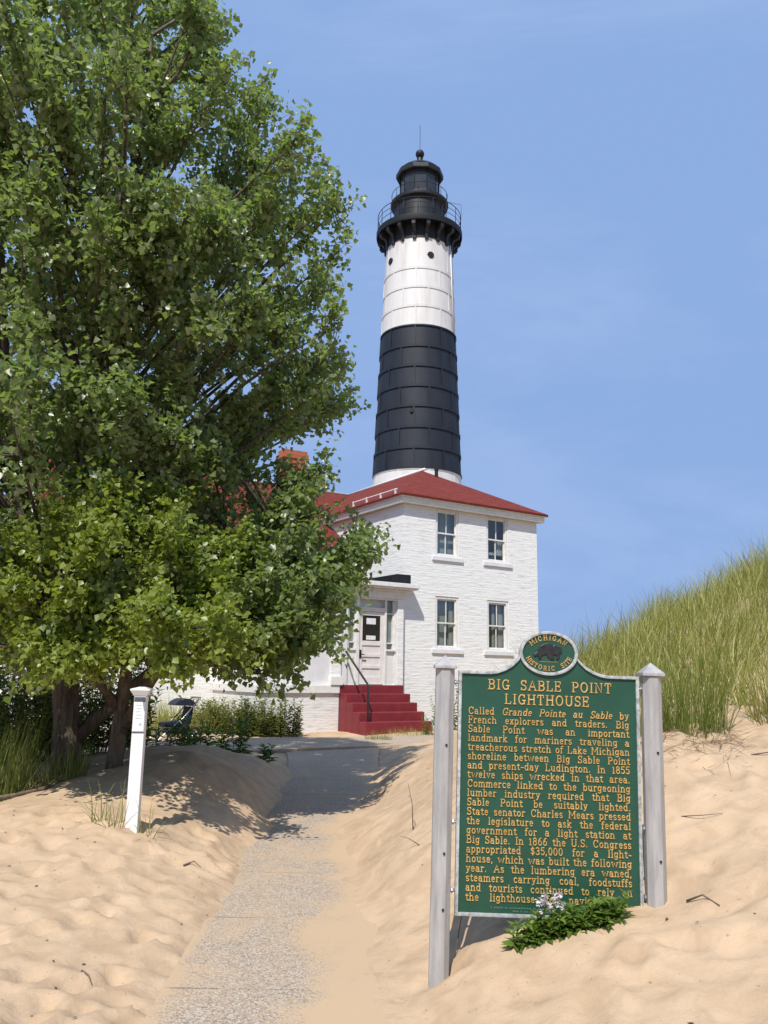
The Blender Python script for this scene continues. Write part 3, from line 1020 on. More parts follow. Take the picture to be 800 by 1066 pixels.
# gallery deck, its skirt and brackets
gal = MB(TOFF)
gal.lathe([(2.02, 26.55), (2.04, 27.52), (2.42, 27.52), (2.57, 27.40), (2.60, 27.52), (2.60, 27.76), (2.54, 27.80), (1.5, 27.80)], 72)
go = gal.build('gallery_deck', M['black'], tow, auto=35)
n = 18
for k in range(n):
    an = 2 * math.pi * (k + .5) / n + R(-90)
    b = MB(TOFF)
    ca, sa = math.cos(an), math.sin(an)
    prof = [(2.0, 26.40), (2.08, 26.38), (2.10, 26.50), (2.11, 26.85), (2.20, 27.02), (2.48, 27.10), (2.52, 27.16), (2.52, 27.41), (2.0, 27.44)]
    vs = []
    for s in (-.10, .10):
        vs += [(r * ca - s * sa, r * sa + s * ca, z) for r, z in prof]
    m_ = len(prof)
    b.add(vs, [tuple(range(m_)), tuple(range(2 * m_ - 1, m_ - 1, -1))] + [(i, m_ + i, m_ + (i + 1) % m_, (i + 1) % m_) for i in range(m_)])
    b.build('bracket', M['towerlan'], tow)


def railing(r, z0, h, name, posts, mids, rad=.022):
    t = MB(TOFF)
    for zz, rr_ in [(z0 + h, rad)] + [(z0 + h * f, rad * .7) for f in mids]:
        N = 64
        t.tube([(r * math.cos(2 * math.pi * i / N), r * math.sin(2 * math.pi * i / N), zz) for i in range(N + 1)], rr_, 6, False)
    for k in range(posts):
        a = 2 * math.pi * (k + .3) / posts
        t.tube([(r * math.cos(a), r * math.sin(a), z0 - .05), (r * math.cos(a), r * math.sin(a), z0 + h)], rad, 6)
    return t.build(name, M['black'], tow, smooth=True)


railing(2.52, 27.8, 1.02, 'gallery_railing', 18, (.35, .68))
wr = MB(TOFF).lathe([(1.56, 27.8), (1.56, 27.95), (1.53, 27.97), (1.53, 29.45), (1.60, 29.50), (1.74, 29.58), (1.76, 29.64), (1.76, 29.76), (1.70, 29.80), (1.0, 29.80)], 64)
wro = wr.build('watch_room', M['towerlan'], tow, auto=35)
dk = MB(TOFF)
for k in range(20):
    a = 2 * math.pi * k / 20
    ca, sa = math.cos(a), math.sin(a)
    vs = []
    for z in (27.97, 29.45):
        vs += [((1.535) * ca - s * sa + e * ca, 1.535 * sa + s * ca + e * sa, z) for s, e in ((-.02, -.03), (.02, -.03), (.02, .02), (-.02, .02))]
    dk.add(vs, [(0, 1, 2, 3), (7, 6, 5, 4), (0, 4, 5, 1), (1, 5, 6, 2), (2, 6, 7, 3), (3, 7, 4, 0)])
dk.build('panel_rib', M['black'], wro)
railing(1.70, 29.8, .52, 'upper_railing', 14, (), .018)
# ten-sided lantern: panes, bars, roof, ball and rod
a0 = R(-90) + math.pi / 10
ln = MB(TOFF).lathe([(1.22, 29.8), (1.22, 30.2), (1.18, 30.22)], 10, a0=a0)
lno = ln.build('lantern_room', M['towerlan'], tow)
MB(TOFF).lathe([(1.17, 30.2), (1.17, 31.6)], 10, a0=a0).build('pane', M['lglass'], lno)
bars = MB(TOFF)
for k in range(10):
    a = a0 + 2 * math.pi * k / 10
    bars.tube([(1.19 * math.cos(a), 1.19 * math.sin(a), 30.2), (1.19 * math.cos(a), 1.19 * math.sin(a), 31.6)], .035, 6)
bars.build('glazing_bar', M['black'], lno)
lr = MB(TOFF).lathe([(1.1, 31.56), (1.42, 31.50), (1.46, 31.56), (1.46, 31.80), (1.36, 31.92)], 10, a0=a0)
lr.lathe([(1.355, 31.90), (1.1, 32.14), (.72, 32.40), (.40, 32.56), (.22, 32.66), (.17, 32.95), (.20, 33.0)], 30, a0=a0)
lro = lr.build('lantern_roof', M['towerlan'], tow, auto=30)
bl = MB(TOFF).lathe([(.001, 32.98)] + [(.27 * math.sin(t), 33.27 - .27 * math.cos(t)) for t in [i * math.pi / 14 for i in range(1, 14)]] + [(.001, 33.54)], 24)
bl.build('ventilator_ball', M['black'], lro, smooth=True)
MB(TOFF).tube([(0, 0, 33.5), (0, 0, 35.3)], .016, 6).build('lightning_rod', M['black'], lro)
MB(TOFF).tube([(2.5, -.6, 28.8), (2.5, -.6, 29.5), (1.4, -.9, 29.52)], .012, 5).build('aerial', M['black'], tow)
for az in (-73, -147):
    a = R(az)
    z = 25.45
    r = tr_(z)
    p = MB(TOFF)
    c = Vector((math.cos(a), math.sin(a), 0))
    p.tube([tuple(c * (r - .1) + Vector((0, 0, z))), tuple(c * (r + .05) + Vector((0, 0, z)))], .2, 16)
    p.build('porthole', M['black'], tow)
a = R(-100)
vnt = MB(TOFF)
c = Vector((math.cos(a), math.sin(a), 0))
vnt.tube([tuple(c * (tr_(15.9) - .1) + Vector((0, 0, 15.9))), tuple(c * (tr_(15.9) + .09) + Vector((0, 0, 15.9)))], .12, 12)
vnt.build('vent_hood', M['black'], tow)
a = R(-28)
cd = MB(TOFF).tube([((tr_(z) + .07) * math.cos(a), (tr_(z) + .07) * math.sin(a), z) for z in (21.1, 24, 26.6)], .045, 6)
cd.build('conduit', M['towerw'], tow, smooth=True)

# ------------------------------------------------------------------ historical marker
def arc(cx, cy, rx, ry, a, b, n=9):
    return [(cx + rx * math.cos(R(a + (b - a) * i / n)), cy + ry * math.sin(R(a + (b - a) * i / n))) for i in range(n + 1)]


XH, H1, DS = .66, 1.0, -.26
G = {}
def glyph(ch, w_, strokes, serifs=()): G[ch] = (w_, strokes, serifs)
def sf(*ps): return [(x, y, .11 if len(r) == 0 else r[0]) for x, y, *r in ps]


glyph('a', .60, [arc(.24, .20, .18, .20, 0, 360, 14), [(.44, .46), (.44, 0)], arc(.26, .46, .18, .20, 0, 150)], sf((.48, 0, .09)))
glyph('b', .62, [[(.12, 0), (.12, 1)], arc(.32, .33, .20, .33, -180, 180, 16)], sf((.08, 1, .09)))
glyph('c', .54, [arc(.29, .33, .21, .33, 45, 315, 14)])
glyph('d', .64, [[(.48, 0), (.48, 1)], arc(.28, .33, .20, .33, 0, 360, 16)], sf((.44, 1, .09), (.53, 0, .08)))
glyph('e', .56, [[(.09, .36), (.47, .36)] + arc(.28, .33, .20, .33, 12, 315, 14)])
glyph('f', .40, [[(.16, 0), (.16, .78)] + arc(.32, .78, .16, .22, 180, 60, 6), [(.04, XH), (.32, XH)]], sf((.16, 0)))
glyph('g', .60, [arc(.26, .36, .19, .30, 0, 360, 14), [(.45, XH), (.45, -.05)] + arc(.26, -.06, .19, .20, 0, -150, 7)], sf((.50, XH, .08)))
glyph('h', .68, [[(.13, 0), (.13, 1)], arc(.32, .42, .20, .24, 180, 0, 8) + [(.52, 0)]], sf((.09, 1, .09), (.13, 0, .12), (.53, 0, .12)))
glyph('i', .34, [[(.17, 0), (.17, XH)], [(.17, .88), (.17, .96)]], sf((.13, XH, .09), (.17, 0, .13)))
glyph('k', .64, [[(.13, 0), (.13, 1)], [(.15, .26), (.48, XH)], [(.26, .36), (.52, 0)]], sf((.09, 1, .09), (.13, 0, .12), (.46, XH, .12), (.52, 0, .11)))
glyph('l', .34, [[(.17, 0), (.17, 1)]], sf((.13, 1, .09), (.17, 0, .13)))
glyph('m', .98, [[(.13, 0), (.13, XH)], arc(.30, .44, .17, .22, 180, 0, 8) + [(.47, 0)], arc(.65, .44, .18, .22, 180, 0, 8) + [(.83, 0)]], sf((.09, XH, .09), (.13, 0, .11), (.47, 0, .11), (.84, 0, .11)))
glyph('n', .68, [[(.13, 0), (.13, XH)], arc(.32, .43, .19, .23, 180, 0, 8) + [(.51, 0)]], sf((.09, XH, .09), (.13, 0, .12), (.53, 0, .12)))
glyph('o', .60, [arc(.30, .33, .21, .33, 0, 360, 18)])
glyph('p', .62, [[(.12, DS), (.12, XH)], arc(.32, .33, .20, .33, -180, 180, 16)], sf((.08, XH, .09), (.12, DS)))
glyph('q', .62, [[(.47, DS), (.47, XH)], arc(.27, .33, .20, .33, 0, 360, 16)], sf((.47, DS)))
glyph('r', .50, [[(.14, 0), (.14, XH)], arc(.34, .40, .20, .24, 180, 60, 6)], sf((.10, XH, .09), (.14, 0, .13)))
glyph('s', .50, [arc(.25, .49, .16, .165, 35, 270, 9)[:-1] + arc(.25, .165, .17, .165, 90, -150, 9)])
glyph('t', .42, [[(.19, .86), (.19, .15)] + arc(.32, .15, .13, .14, 180, 320, 6), [(.04, XH), (.36, XH)]])
glyph('u', .68, [[(.13, XH), (.13, .22)] + arc(.31, .22, .18, .21, 180, 360, 8) + [(.49, XH)], [(.49, .3), (.49, 0)]], sf((.09, XH, .09), (.46, XH, .09), (.55, 0, .09)))
glyph('v', .60, [[(.10, XH), (.30, 0), (.50, XH)]], sf((.11, XH), (.49, XH)))
glyph('w', .98, [[(.10, XH), (.29, 0), (.49, .58), (.69, 0), (.88, XH)]], sf((.11, XH, .1), (.87, XH, .1)))
glyph('x', .60, [[(.11, XH), (.49, 0)], [(.49, XH), (.11, 0)]], sf((.12, XH), (.48, XH), (.12, 0), (.48, 0)))
glyph('y', .60, [[(.10, XH), (.31, .02)], [(.50, XH), (.28, -.08), (.20, -.22), (.08, -.22)]], sf((.11, XH), (.49, XH)))
glyph('A', .86, [[(.10, 0), (.43, 1), (.76, 0)], [(.23, .36), (.63, .36)]], sf((.11, 0, .12), (.76, 0, .12)))
glyph('B', .74, [[(.15, 0), (.15, 1), (.40, 1)] + arc(.40, .76, .20, .24, 90, -90, 8) + [(.15, .52)], [(.40, .52)] + arc(.42, .26, .22, .26, 90, -90, 8) + [(.15, 0)]], sf((.10, 1, .09), (.10, 0, .09)))
glyph('C', .78, [arc(.42, .5, .31, .5, 40, 320, 16), [(.66, .98), (.66, .72)]])
glyph('E', .70, [[(.60, .80), (.60, 1), (.15, 1), (.15, 0), (.62, 0), (.62, .20)], [(.15, .52), (.48, .52)], [(.48, .62), (.48, .42)]], sf((.10, 1, .09), (.10, 0, .09)))
glyph('F', .66, [[(.60, .80), (.60, 1), (.15, 1), (.15, 0)], [(.15, .52), (.46, .52)], [(.46, .62), (.46, .42)]], sf((.10, 1, .09), (.16, 0, .13)))
glyph('G', .82, [arc(.42, .5, .31, .5, 40, 300, 16), [(.66, .98), (.66, .74)], [(.66, .04), (.66, .40)], [(.50, .40), (.76, .40)]])
glyph('H', .86, [[(.16, 0), (.16, 1)], [(.70, 0), (.70, 1)], [(.16, .52), (.70, .52)]], sf((.16, 0, .13), (.16, 1, .13), (.70, 0, .13), (.70, 1, .13)))
glyph('I', .38, [[(.19, 0), (.19, 1)]], sf((.19, 0, .14), (.19, 1, .14)))
glyph('L', .68, [[(.15, 1), (.15, 0), (.60, 0), (.60, .22)]], sf((.16, 1, .13), (.10, 0, .09)))
glyph('M', 1.04, [[(.15, 0), (.15, 1)], [(.17, 1), (.52, .30), (.87, 1)], [(.89, 1), (.89, 0)]], sf((.15, 0, .12), (.10, 1, .09), (.89, 0, .12), (.94, 1, .09)))
glyph('N', .86, [[(.16, 0), (.16, 1), (.70, 0), (.70, 1)]], sf((.16, 0, .12), (.12, 1, .10), (.70, 1, .12)))
glyph('O', .84, [arc(.42, .5, .32, .5, 0, 360, 22)])
glyph('P', .70, [[(.15, 0), (.15, 1), (.40, 1)] + arc(.40, .73, .22, .27, 90, -90, 9) + [(.15, .46)]], sf((.16, 0, .13), (.10, 1, .09)))
glyph('R', .80, [[(.15, 0), (.15, 1), (.40, 1)] + arc(.40, .75, .21, .25, 90, -90, 9) + [(.15, .50)], [(.42, .50), (.68, 0)]], sf((.16, 0, .13), (.10, 1, .09), (.71, 0, .09)))
glyph('S', .66, [arc(.33, .75, .22, .25, 25, 270, 10)[:-1] + arc(.33, .25, .24, .25, 90, -155, 10), [(.55, .98), (.55, .78)], [(.10, .02), (.10, .22)]])
glyph('T', .76, [[(.09, .78), (.09, 1), (.67, 1), (.67, .78)], [(.38, 1), (.38, 0)]], sf((.38, 0, .14)))
glyph('U', .84, [[(.16, 1), (.16, .30)] + arc(.42, .30, .26, .30, 180, 360, 10) + [(.68, 1)]], sf((.16, 1, .13), (.68, 1, .12)))
glyph('1', .44, [[(.08, .80), (.22, 1), (.22, 0)]], sf((.22, 0, .14)))
glyph('0', .62, [arc(.31, .5, .22, .5, 0, 360, 20)])
glyph('3', .60, [arc(.28, .75, .19, .25, 150, -90, 9), arc(.28, .26, .22, .26, 90, -150, 10)])
glyph('5', .60, [[(.50, 1), (.14, 1), (.12, .56)] + arc(.29, .32, .22, .32, 120, -150, 11)])
glyph('6', .62, [arc(.31, .30, .21, .30, 0, 360, 16), [(.10, .32), (.14, .62), (.28, .90), (.46, 1)]])
glyph('8', .62, [arc(.31, .76, .18, .24, 0, 360, 14), arc(.31, .26, .22, .26, 0, 360, 16)])
glyph('$', .62, [arc(.31, .70, .20, .20, 25, 270, 9)[:-1] + arc(.31, .29, .21, .21, 90, -155, 9), [(.31, -.10), (.31, 1.10)]])
glyph('.', .28, [[(.12, .02), (.12, .10)]])
glyph(',', .28, [[(.14, .08), (.08, -.14)]])
glyph('-', .46, [[(.08, .34), (.38, .34)]])


def stroke(mb, pts, hw, y0, dep, back=.0005):
    """a raised bar with sloping flanks along a polyline in the x,z plane"""
    n = len(pts)
    closed = n > 3 and math.hypot(pts[0][0] - pts[-1][0], pts[0][1] - pts[-1][1]) < 1e-6
    vs, fs = [], []
    for i, (x, z) in enumerate(pts):
        if closed:
            a, b = pts[(i - 1) % (n - 1)], pts[(i + 1) % (n - 1)] if i < n - 1 else pts[1]
        else:
            a, b = pts[max(i - 1, 0)], pts[min(i + 1, n - 1)]
        tx, tz = b[0] - a[0], b[1] - a[1]
        L = math.hypot(tx, tz) or 1
        tx, tz = tx / L, tz / L
        ex = 0
        if not closed and i in (0, n - 1):
            ex = hw * .75 * (-1 if i == 0 else 1)
        px, pz = x + tx * ex, z + tz * ex
        nx, nz2 = -tz, tx
        for o_, d in ((-hw, back), (-hw * .66, -dep), (hw * .66, -dep), (hw, back)):
            vs.append((px + nx * o_, y0 + d, pz + nz2 * o_))
    for i in range(n - 1):
        for k in range(3):
            a = i * 4 + k
            fs.append((a, a + 1, a + 5, a + 4))
    if not closed:
        fs.append((0, 1, 2, 3))
        e = (n - 1) * 4
        fs.append((e + 3, e + 2, e + 1, e))
    mb.add(vs, fs)


def text_width(s, sp=.08):
    return sum((.36 if ch == ' ' else G[ch][0] + sp) for ch in s)


CNT = [0]


def put_glyph(mb, ch, place, cap, bold, y0, sx=1.0, slant=0):
    w_, ss, se = G[ch]
    allst = [(s, bold) for s in ss] + [([(x - h, y), (x + h, y)], bold * .62) for x, y, h in se]
    for s, hw in allst:
        CNT[0] += 1
        dep = .0045 + (CNT[0] % 7) * .00016
        pts = [place((x + slant * y) * cap * sx, y * cap) for x, y in s]
        stroke(mb, pts, hw * cap, y0, dep)


def text_line(mb, words, x0, x1, z, cap, bold, y0, sx=1.0, justify=True, sp=.08):
    """words: list of (text, italic); spaces are stretched to fill the line"""
    nat = [text_width(t, sp) * cap * sx for t, _ in words]
    total = sum(nat)
    ng = max(len(words) - 1, 1)
    gap = (x1 - x0 - total) / ng if justify else .38 * cap
    mn = .40 * cap
    if gap < mn:
        k = (x1 - x0 - mn * ng) / total
        sx *= k
        nat = [v * k for v in nat]
        gap = mn
    x = x0
    for (t, it), wv in zip(words, nat):
        cx = x
        for ch in t:
            put_glyph(mb, ch, lambda a, b, cx=cx: (cx + a, z + b), cap, bold, y0, sx, .2 if it else 0)
            cx += (G[ch][0] + sp) * cap * sx
        x += wv + gap


mk = empty('historical_marker', (.94, 4.9, .05), 'green cast metal historical marker with gold lettering between two grey posts', 'sign')
mk.rotation_euler = (0, R(1.15), 0)
KOFF = (0, 0, -.05)
HW, ZB, ZT = .52, .295, 1.62
OC, ORX, ORZ = 1.735, .168, .126


def outline(ins):
    """marker outline, counter-clockwise seen from the front, inset by ins"""
    hw, zb, zt = HW - ins, ZB + ins, ZT - ins
    right = [(.345, zt), (.30, zt + .006), (.255, zt + .022), (.215, zt + .045), (.185, zt + .072), (.168, zt + .092)]
    o = [(-hw, zb), (hw, zb), (hw, zt)] + right
    rx, rz = ORX - ins, ORZ - ins
    o += [(rx * math.cos(R(a)), OC + rz * math.sin(R(a))) for a in range(10, 171, 8)]
    o += [(-x, z) for x, z in right[::-1]] + [(-hw, zt)]
    return o


MB(KOFF).prism(outline(.004), -.012, .022).build('panel', M['green'], mk)
rm = MB(KOFF)
ou, inn = outline(0), outline(.017)
n = len(ou)
vs = []
for y, pts in ((.026, ou), (-.024, ou), (-.026, [((a[0] * .75 + b[0] * .25), (a[1] * .75 + b[1] * .25)) for a, b in zip(ou, inn)]), (-.024, inn), (-.0115, inn)):
    vs += [(x, y, z) for x, z in pts]
fs = []
for r_ in range(4):
    for i in range(n):
        j = (i + 1) % n
        fs.append((r_ * n + i, r_ * n + j, (r_ + 1) * n + j, (r_ + 1) * n + i))
rm.add(vs, fs)
rm.build('rim', M['rim'], mk, auto=50)
# oval seal
sl_ = MB(KOFF)
sl_.prism([((ORX - .016) * math.cos(R(a)), OC + (ORZ - .016) * math.sin(R(a))) for a in range(0, 360, 6)], -.016, -.0125)
seal = sl_.build('seal', M['green'], mk)
sr = MB(KOFF)
N = 64
vs, fs = [], []
for i in range(N):
    a = 2 * math.pi * i / N
    for ins, y in ((-.001, -.0118), (-.001, -.027), (.006, -.0295), (.015, -.027), (.017, -.0155)):
        vs.append(((ORX - ins) * math.cos(a), y, OC + (ORZ - ins) * math.sin(a)))
for i in range(N):
    j = (i + 1) % N
    for k in range(4):
        fs.append((i * 5 + k, i * 5 + k + 1, j * 5 + k + 1, j * 5 + k))
sr.add(vs, fs)
sr.build('seal_rim', M['rim'], seal, auto=50)
em = MB(KOFF)
ZP = [(190, 380), (195, 350), (240, 320), (250, 290), (280, 245), (330, 212), (390, 202), (430, 214), (455, 236), (480, 226), (510, 238), (540, 236), (570, 260), (577, 300), (562, 330), (537, 345), (547, 375), (532, 410), (500, 420), (495, 397), (507, 370),
      (480, 350), (450, 362), (470, 390), (465, 420), (410, 420), (405, 400), (372, 385), (365, 350), (330, 360), (302, 370), (292, 395), (292, 420), (255, 420), (256, 392), (240, 368), (215, 388)]
body = [((x - 395) * .00043, 1.742 + (322 - y) * .00043) for x, y in ZP][::-1]
em.prism(body, -.024, -.0155)
em.build('animal_emblem', M['bearm'], seal, bevel=.003)


def arc_text(mb, s, rx, rz, a0, a1, cap, bold, inward):
    tot = text_width(s, .1)
    pos = 0
    for ch in s:
        w_ = .36 if ch == ' ' else G[ch][0] + .1
        f = (pos + w_ / 2) / tot
        pos += w_
        if ch == ' ':
            continue
        an = R(a0 + (a1 - a0) * f)
        cx, cz = rx * math.cos(an), OC + rz * math.sin(an)
        tx, tz = -rx * math.sin(an), rz * math.cos(an)
        if not inward:
            tx, tz = -tx, -tz
        L = math.hypot(tx, tz)
        tx, tz = tx / L, tz / L
        ux, uz = -tz, tx
        gw = G[ch][0] * cap
        put_glyph(mb, ch, lambda a, b: (cx + tx * (a - gw / 2) + ux * b, cz + tz * (a - gw / 2) + uz * b), cap, bold, -.0165)


for s_txt, rx, rz, a_, b_, cp2, inw in (('MICHIGAN', .116, .076, 150, 34, .027, False), ('HISTORIC', .140, .100, 197, 287, .025, True), ('SITE', .140, .100, 302, 345, .025, True)):
    at_ = MB(KOFF)
    arc_text(at_, s_txt, rx, rz, a_, b_, cp2, .085, inw)
    at_.build('seal_lettering', M['gold'], seal)
mo = MB(KOFF)
mo.box(-.052, .052, -.0185, -.0163, 1.6845, 1.686)
mo.build('motto_line', M['gold'], seal)

LY = -.0125
tt = MB(KOFF)
text_line(tt, [('BIG', 0), ('SABLE', 0), ('POINT', 0)], -.350, .372, 1.520, .053, .072, LY, 1.07, True, .13)
text_line(tt, [('LIGHTHOUSE', 0)], -.253, .272, 1.440, .053, .072, LY, 1.07, True, .13)
tt.build('title_lettering', M['gold'], mk)
BODY = '''Called _Grande _Pointe _au _Sable by
French explorers and traders. Big
Sable Point was an important
landmark for mariners traveling a
treacherous stretch of Lake Michigan
shoreline between Big Sable Point
and present-day Ludington. In 1855
twelve ships wrecked in that area.
Commerce linked to the burgeoning
lumber industry required that Big
Sable Point be suitably lighted.
State senator Charles Mears pressed
the legislature to ask the federal
government for a light station at
Big Sable. In 1866 the U.S. Congress
appropriated $35,000 for a light-
house, which was built the following
year. As the lumbering era waned,
steamers carrying coal, foodstuffs
and tourists continued to rely on
the lighthouse for navigation.'''.split('\n')
bt = MB(KOFF)
for i, ln_ in enumerate(BODY):
    ws = [(t[1:], 1) if t[0] == '_' else (t, 0) for t in ln_.split(' ')]
    last = i == len(BODY) - 1
    text_line(bt, ws, -.462, .38 if last else .464, 1.376 - i * .0501, .0375, .068, LY, 1.07, True, .09)
bt.build('body_lettering', M['gold'], mk)
# the two worn lines of small print at the foot, too faint to read
ft = MB(KOFF)
rr = random.Random(3)
for zz, xa, xb in ((.338, -.32, .10), (.322, -.20, .20)):
    x = xa
    while x < xb:
        w_ = rr.uniform(.004, .007)
        ft.box(x, x + w_, -.0145, -.0122, zz, zz + rr.choice((.007, .007, .009)))
        x += w_ + (.012 if rr.random() < .16 else .0028)
ft.build('small_print', M['faint'], mk)


def octa(h, c): return [(-h + c, -h), (h - c, -h), (h, -h + c), (h, h - c), (h - c, h), (-h + c, h), (-h, h - c), (-h, -h + c)]


for px_, z0 in ((-.6, -.45), (.597, -.25)):
    b = MB(KOFF)
    o8 = octa(.054, .030)
    vs = [(px_ + x, y, z0) for x, y in o8] + [(px_ + x, y, 1.625) for x, y in o8]
    b.add(vs, [tuple(range(7, -1, -1)), tuple(range(8, 16))] + [(i, (i + 1) % 8, 8 + (i + 1) % 8, 8 + i) for i in range(8)])
    po = b.build('post', M['alu'], mk, bevel=.003)
    k = MB(KOFF)
    h = .064
    k.box(px_ - h, px_ + h, -h, h, 1.626, 1.643)
    k.add([(px_ - h, -h, 1.643), (px_ + h, -h, 1.643), (px_ + h, h, 1.643), (px_ - h, h, 1.643), (px_, 0, 1.705)], [(0, 1, 4), (1, 2, 4), (2, 3, 4), (3, 0, 4)])
    k.build('post_cap', M['alu'], po, bevel=.003)
    s = 1 if px_ < 0 else -1
    for zz in (1.55, .78, .42):
        MB(KOFF).tube([(px_ + s * .05, 0, zz), (px_ + s * .088, 0, zz)], .009, 8).tube([(px_ + s * .058, 0, zz), (px_ + s * .066, 0, zz)], .016, 6).build('bolt', M['chrome'], po)
    for zz in (1.2, .62, .33):
        MB(KOFF).tube([(px_ + .012, -.0575, zz), (px_ + .012, -.061, zz)], .007, 8).build('rivet', M['black'], po)

# ------------------------------------------------------------------ white marker post
PX, PYY = -2.12, 7.5
pz = gh(PX, PYY)
wp = empty('marker_post', (PX, PYY, pz), 'square white vinyl post with flared cap and label plate standing in the sand', 'post', R(5))
h = .052
MB().box(-h, h, -h, h, -.3, 1.10).build('shaft', M['post'], wp, bevel=.004)
cpm = MB()
cpm.add([(-h - .004, -h - .004, 1.102), (h + .004, -h - .004, 1.102), (h + .004, h + .004, 1.102), (-h - .004, h + .004, 1.102),
         (-.085, -.085, 1.150), (.085, -.085, 1.150), (.085, .085, 1.150), (-.085, .085, 1.150),
         (-.085, -.085, 1.162), (.085, -.085, 1.162), (.085, .085, 1.162), (-.085, .085, 1.162), (0, 0, 1.185)],
        [(3, 2, 1, 0), (0, 1, 5, 4), (1, 2, 6, 5), (2, 3, 7, 6), (3, 0, 4, 7), (4, 5, 9, 8), (5, 6, 10, 9), (6, 7, 11, 10), (7, 4, 8, 11), (8, 9, 12), (9, 10, 12), (10, 11, 12), (11, 8, 12)])
cpm.build('post_cap', M['post'], wp)
lp = MB().box(-.047, .047, -h - .006, -h - .001, .80, 1.05).build('label_plate', M['plate'], wp)
MB().box(-.048, .048, -h - .007, -h - .001, 1.052, 1.092).build('label_heading', M['platetop'], wp)
MB().box(-.05, .05, -h - .004, -h - .001, .786, .797).build('label_rail', M['platetop'], wp)
gp_ = simple('grey_print', (.42, .46, .45), (.5, .53, .52), 60, .5)
for i in range(5):
    zz = 1.02 - i * .028
    MB().box(-.03 + .006 * (i % 2), .025 - .007 * (i % 3), -h - .0072, -h - .0058, zz, zz + .006).build('label_print', gp_, lp)
MB().tube([(.016, -h - .0058, .86), (.016, -h - .0075, .86)], .013, 12).build('label_emblem', gp_, lp)

# ------------------------------------------------------------------ leaves, blades and plants
def frames(d):
    d = d / np.linalg.norm(d, axis=1, keepdims=True)
    a = np.where(np.abs(d[:, 2:3]) < .9, np.array([[0, 0, 1.0]]), np.array([[1.0, 0, 0]]))
    s = np.cross(d, a)
    s /= np.linalg.norm(s, axis=1, keepdims=True)
    return d, s, np.cross(s, d)


def leaves_mesh(name, pos, dirs, size, mat, parent=None, width=.85, fold=.25, roll=None, kite=.38):
    """one kite-shaped leaf, folded along its midrib, at every position"""
    n = len(pos)
    d, s, u = frames(dirs)
    if roll is None:
        roll = rng.uniform(0, 2 * np.pi, n)
    c, sn_ = np.cos(roll)[:, None], np.sin(roll)[:, None]
    s, u = s * c + u * sn_, u * c - s * sn_
    L = size[:, None]
    tip = pos + d * L - u * L * .12
    mid = pos + d * L * kite
    wv = L * width * .5
    lf = mid - s * wv + u * wv * fold
    rg = mid + s * wv + u * wv * fold
    V = np.stack([pos, rg, tip, lf], 1).reshape(-1, 3)
    b = np.arange(n)[:, None] * 4
    F_ = np.concatenate([b + np.array([[0, 1, 2]]), b + np.array([[0, 2, 3]])], 1).reshape(-1, 3)
    return np_mesh(name, V, F_, mat, parent)


def blades_mesh(name, base, lean_az, lean, length, width, mat, parent=None, droop=.6, seg=4):
    """tapering grass blades that rise and arch over"""
    n = len(base)
    t = np.linspace(0, 1, seg + 1)
    ang = lean[:, None] + droop * np.asarray(length)[:, None] * (t[None, :] ** 1.5) * rng.uniform(.3, 1.5, n)[:, None]
    ds = (length / seg)[:, None]
    hx = np.cumsum(np.concatenate([np.zeros((n, 1)), np.sin(ang[:, :-1]) * ds], 1), 1)
    hz = np.cumsum(np.concatenate([np.zeros((n, 1)), np.cos(ang[:, :-1]) * ds], 1), 1)
    ca, sa = np.cos(lean_az)[:, None], np.sin(lean_az)[:, None]
    C = np.stack([base[:, 0:1] + hx * ca, base[:, 1:2] + hx * sa, base[:, 2:3] + hz], -1)
    fa = lean_az + rng.uniform(-1.2, 1.2, n) + np.pi / 2
    side = np.stack([np.cos(fa), np.sin(fa), np.zeros(n)], -1)[:, None, :]
    wd = (width[:, None] * (1 - t[None, :] ** 1.6 * .92))[..., None] * .5
    V = np.stack([C - side * wd, C + side * wd], 2).reshape(-1, 3)
    b = np.arange(n)[:, None] * (2 * (seg + 1))
    q = np.concatenate([np.array([[2 * i, 2 * i + 1, 2 * i + 3, 2 * i + 2]]) for i in range(seg)], 0)
    F_ = (b[:, :, None] + q[None]).reshape(-1, 4)
    return np_mesh(name, V, F_, mat, parent)


def bez(p, q, sag, n=6):
    """curved limb from p to q; sag lifts (+) or drops (-) its middle"""
    p, q = np.array(p, float), np.array(q, float)
    m_ = (p + q) / 2 + np.array([0, 0, sag]) + rng.normal(0, .04, 3) * np.linalg.norm(q - p)
    t = np.linspace(0, 1, n)[:, None]
    return (1 - t) ** 2 * p + 2 * t * (1 - t) * m_ + t * t * q


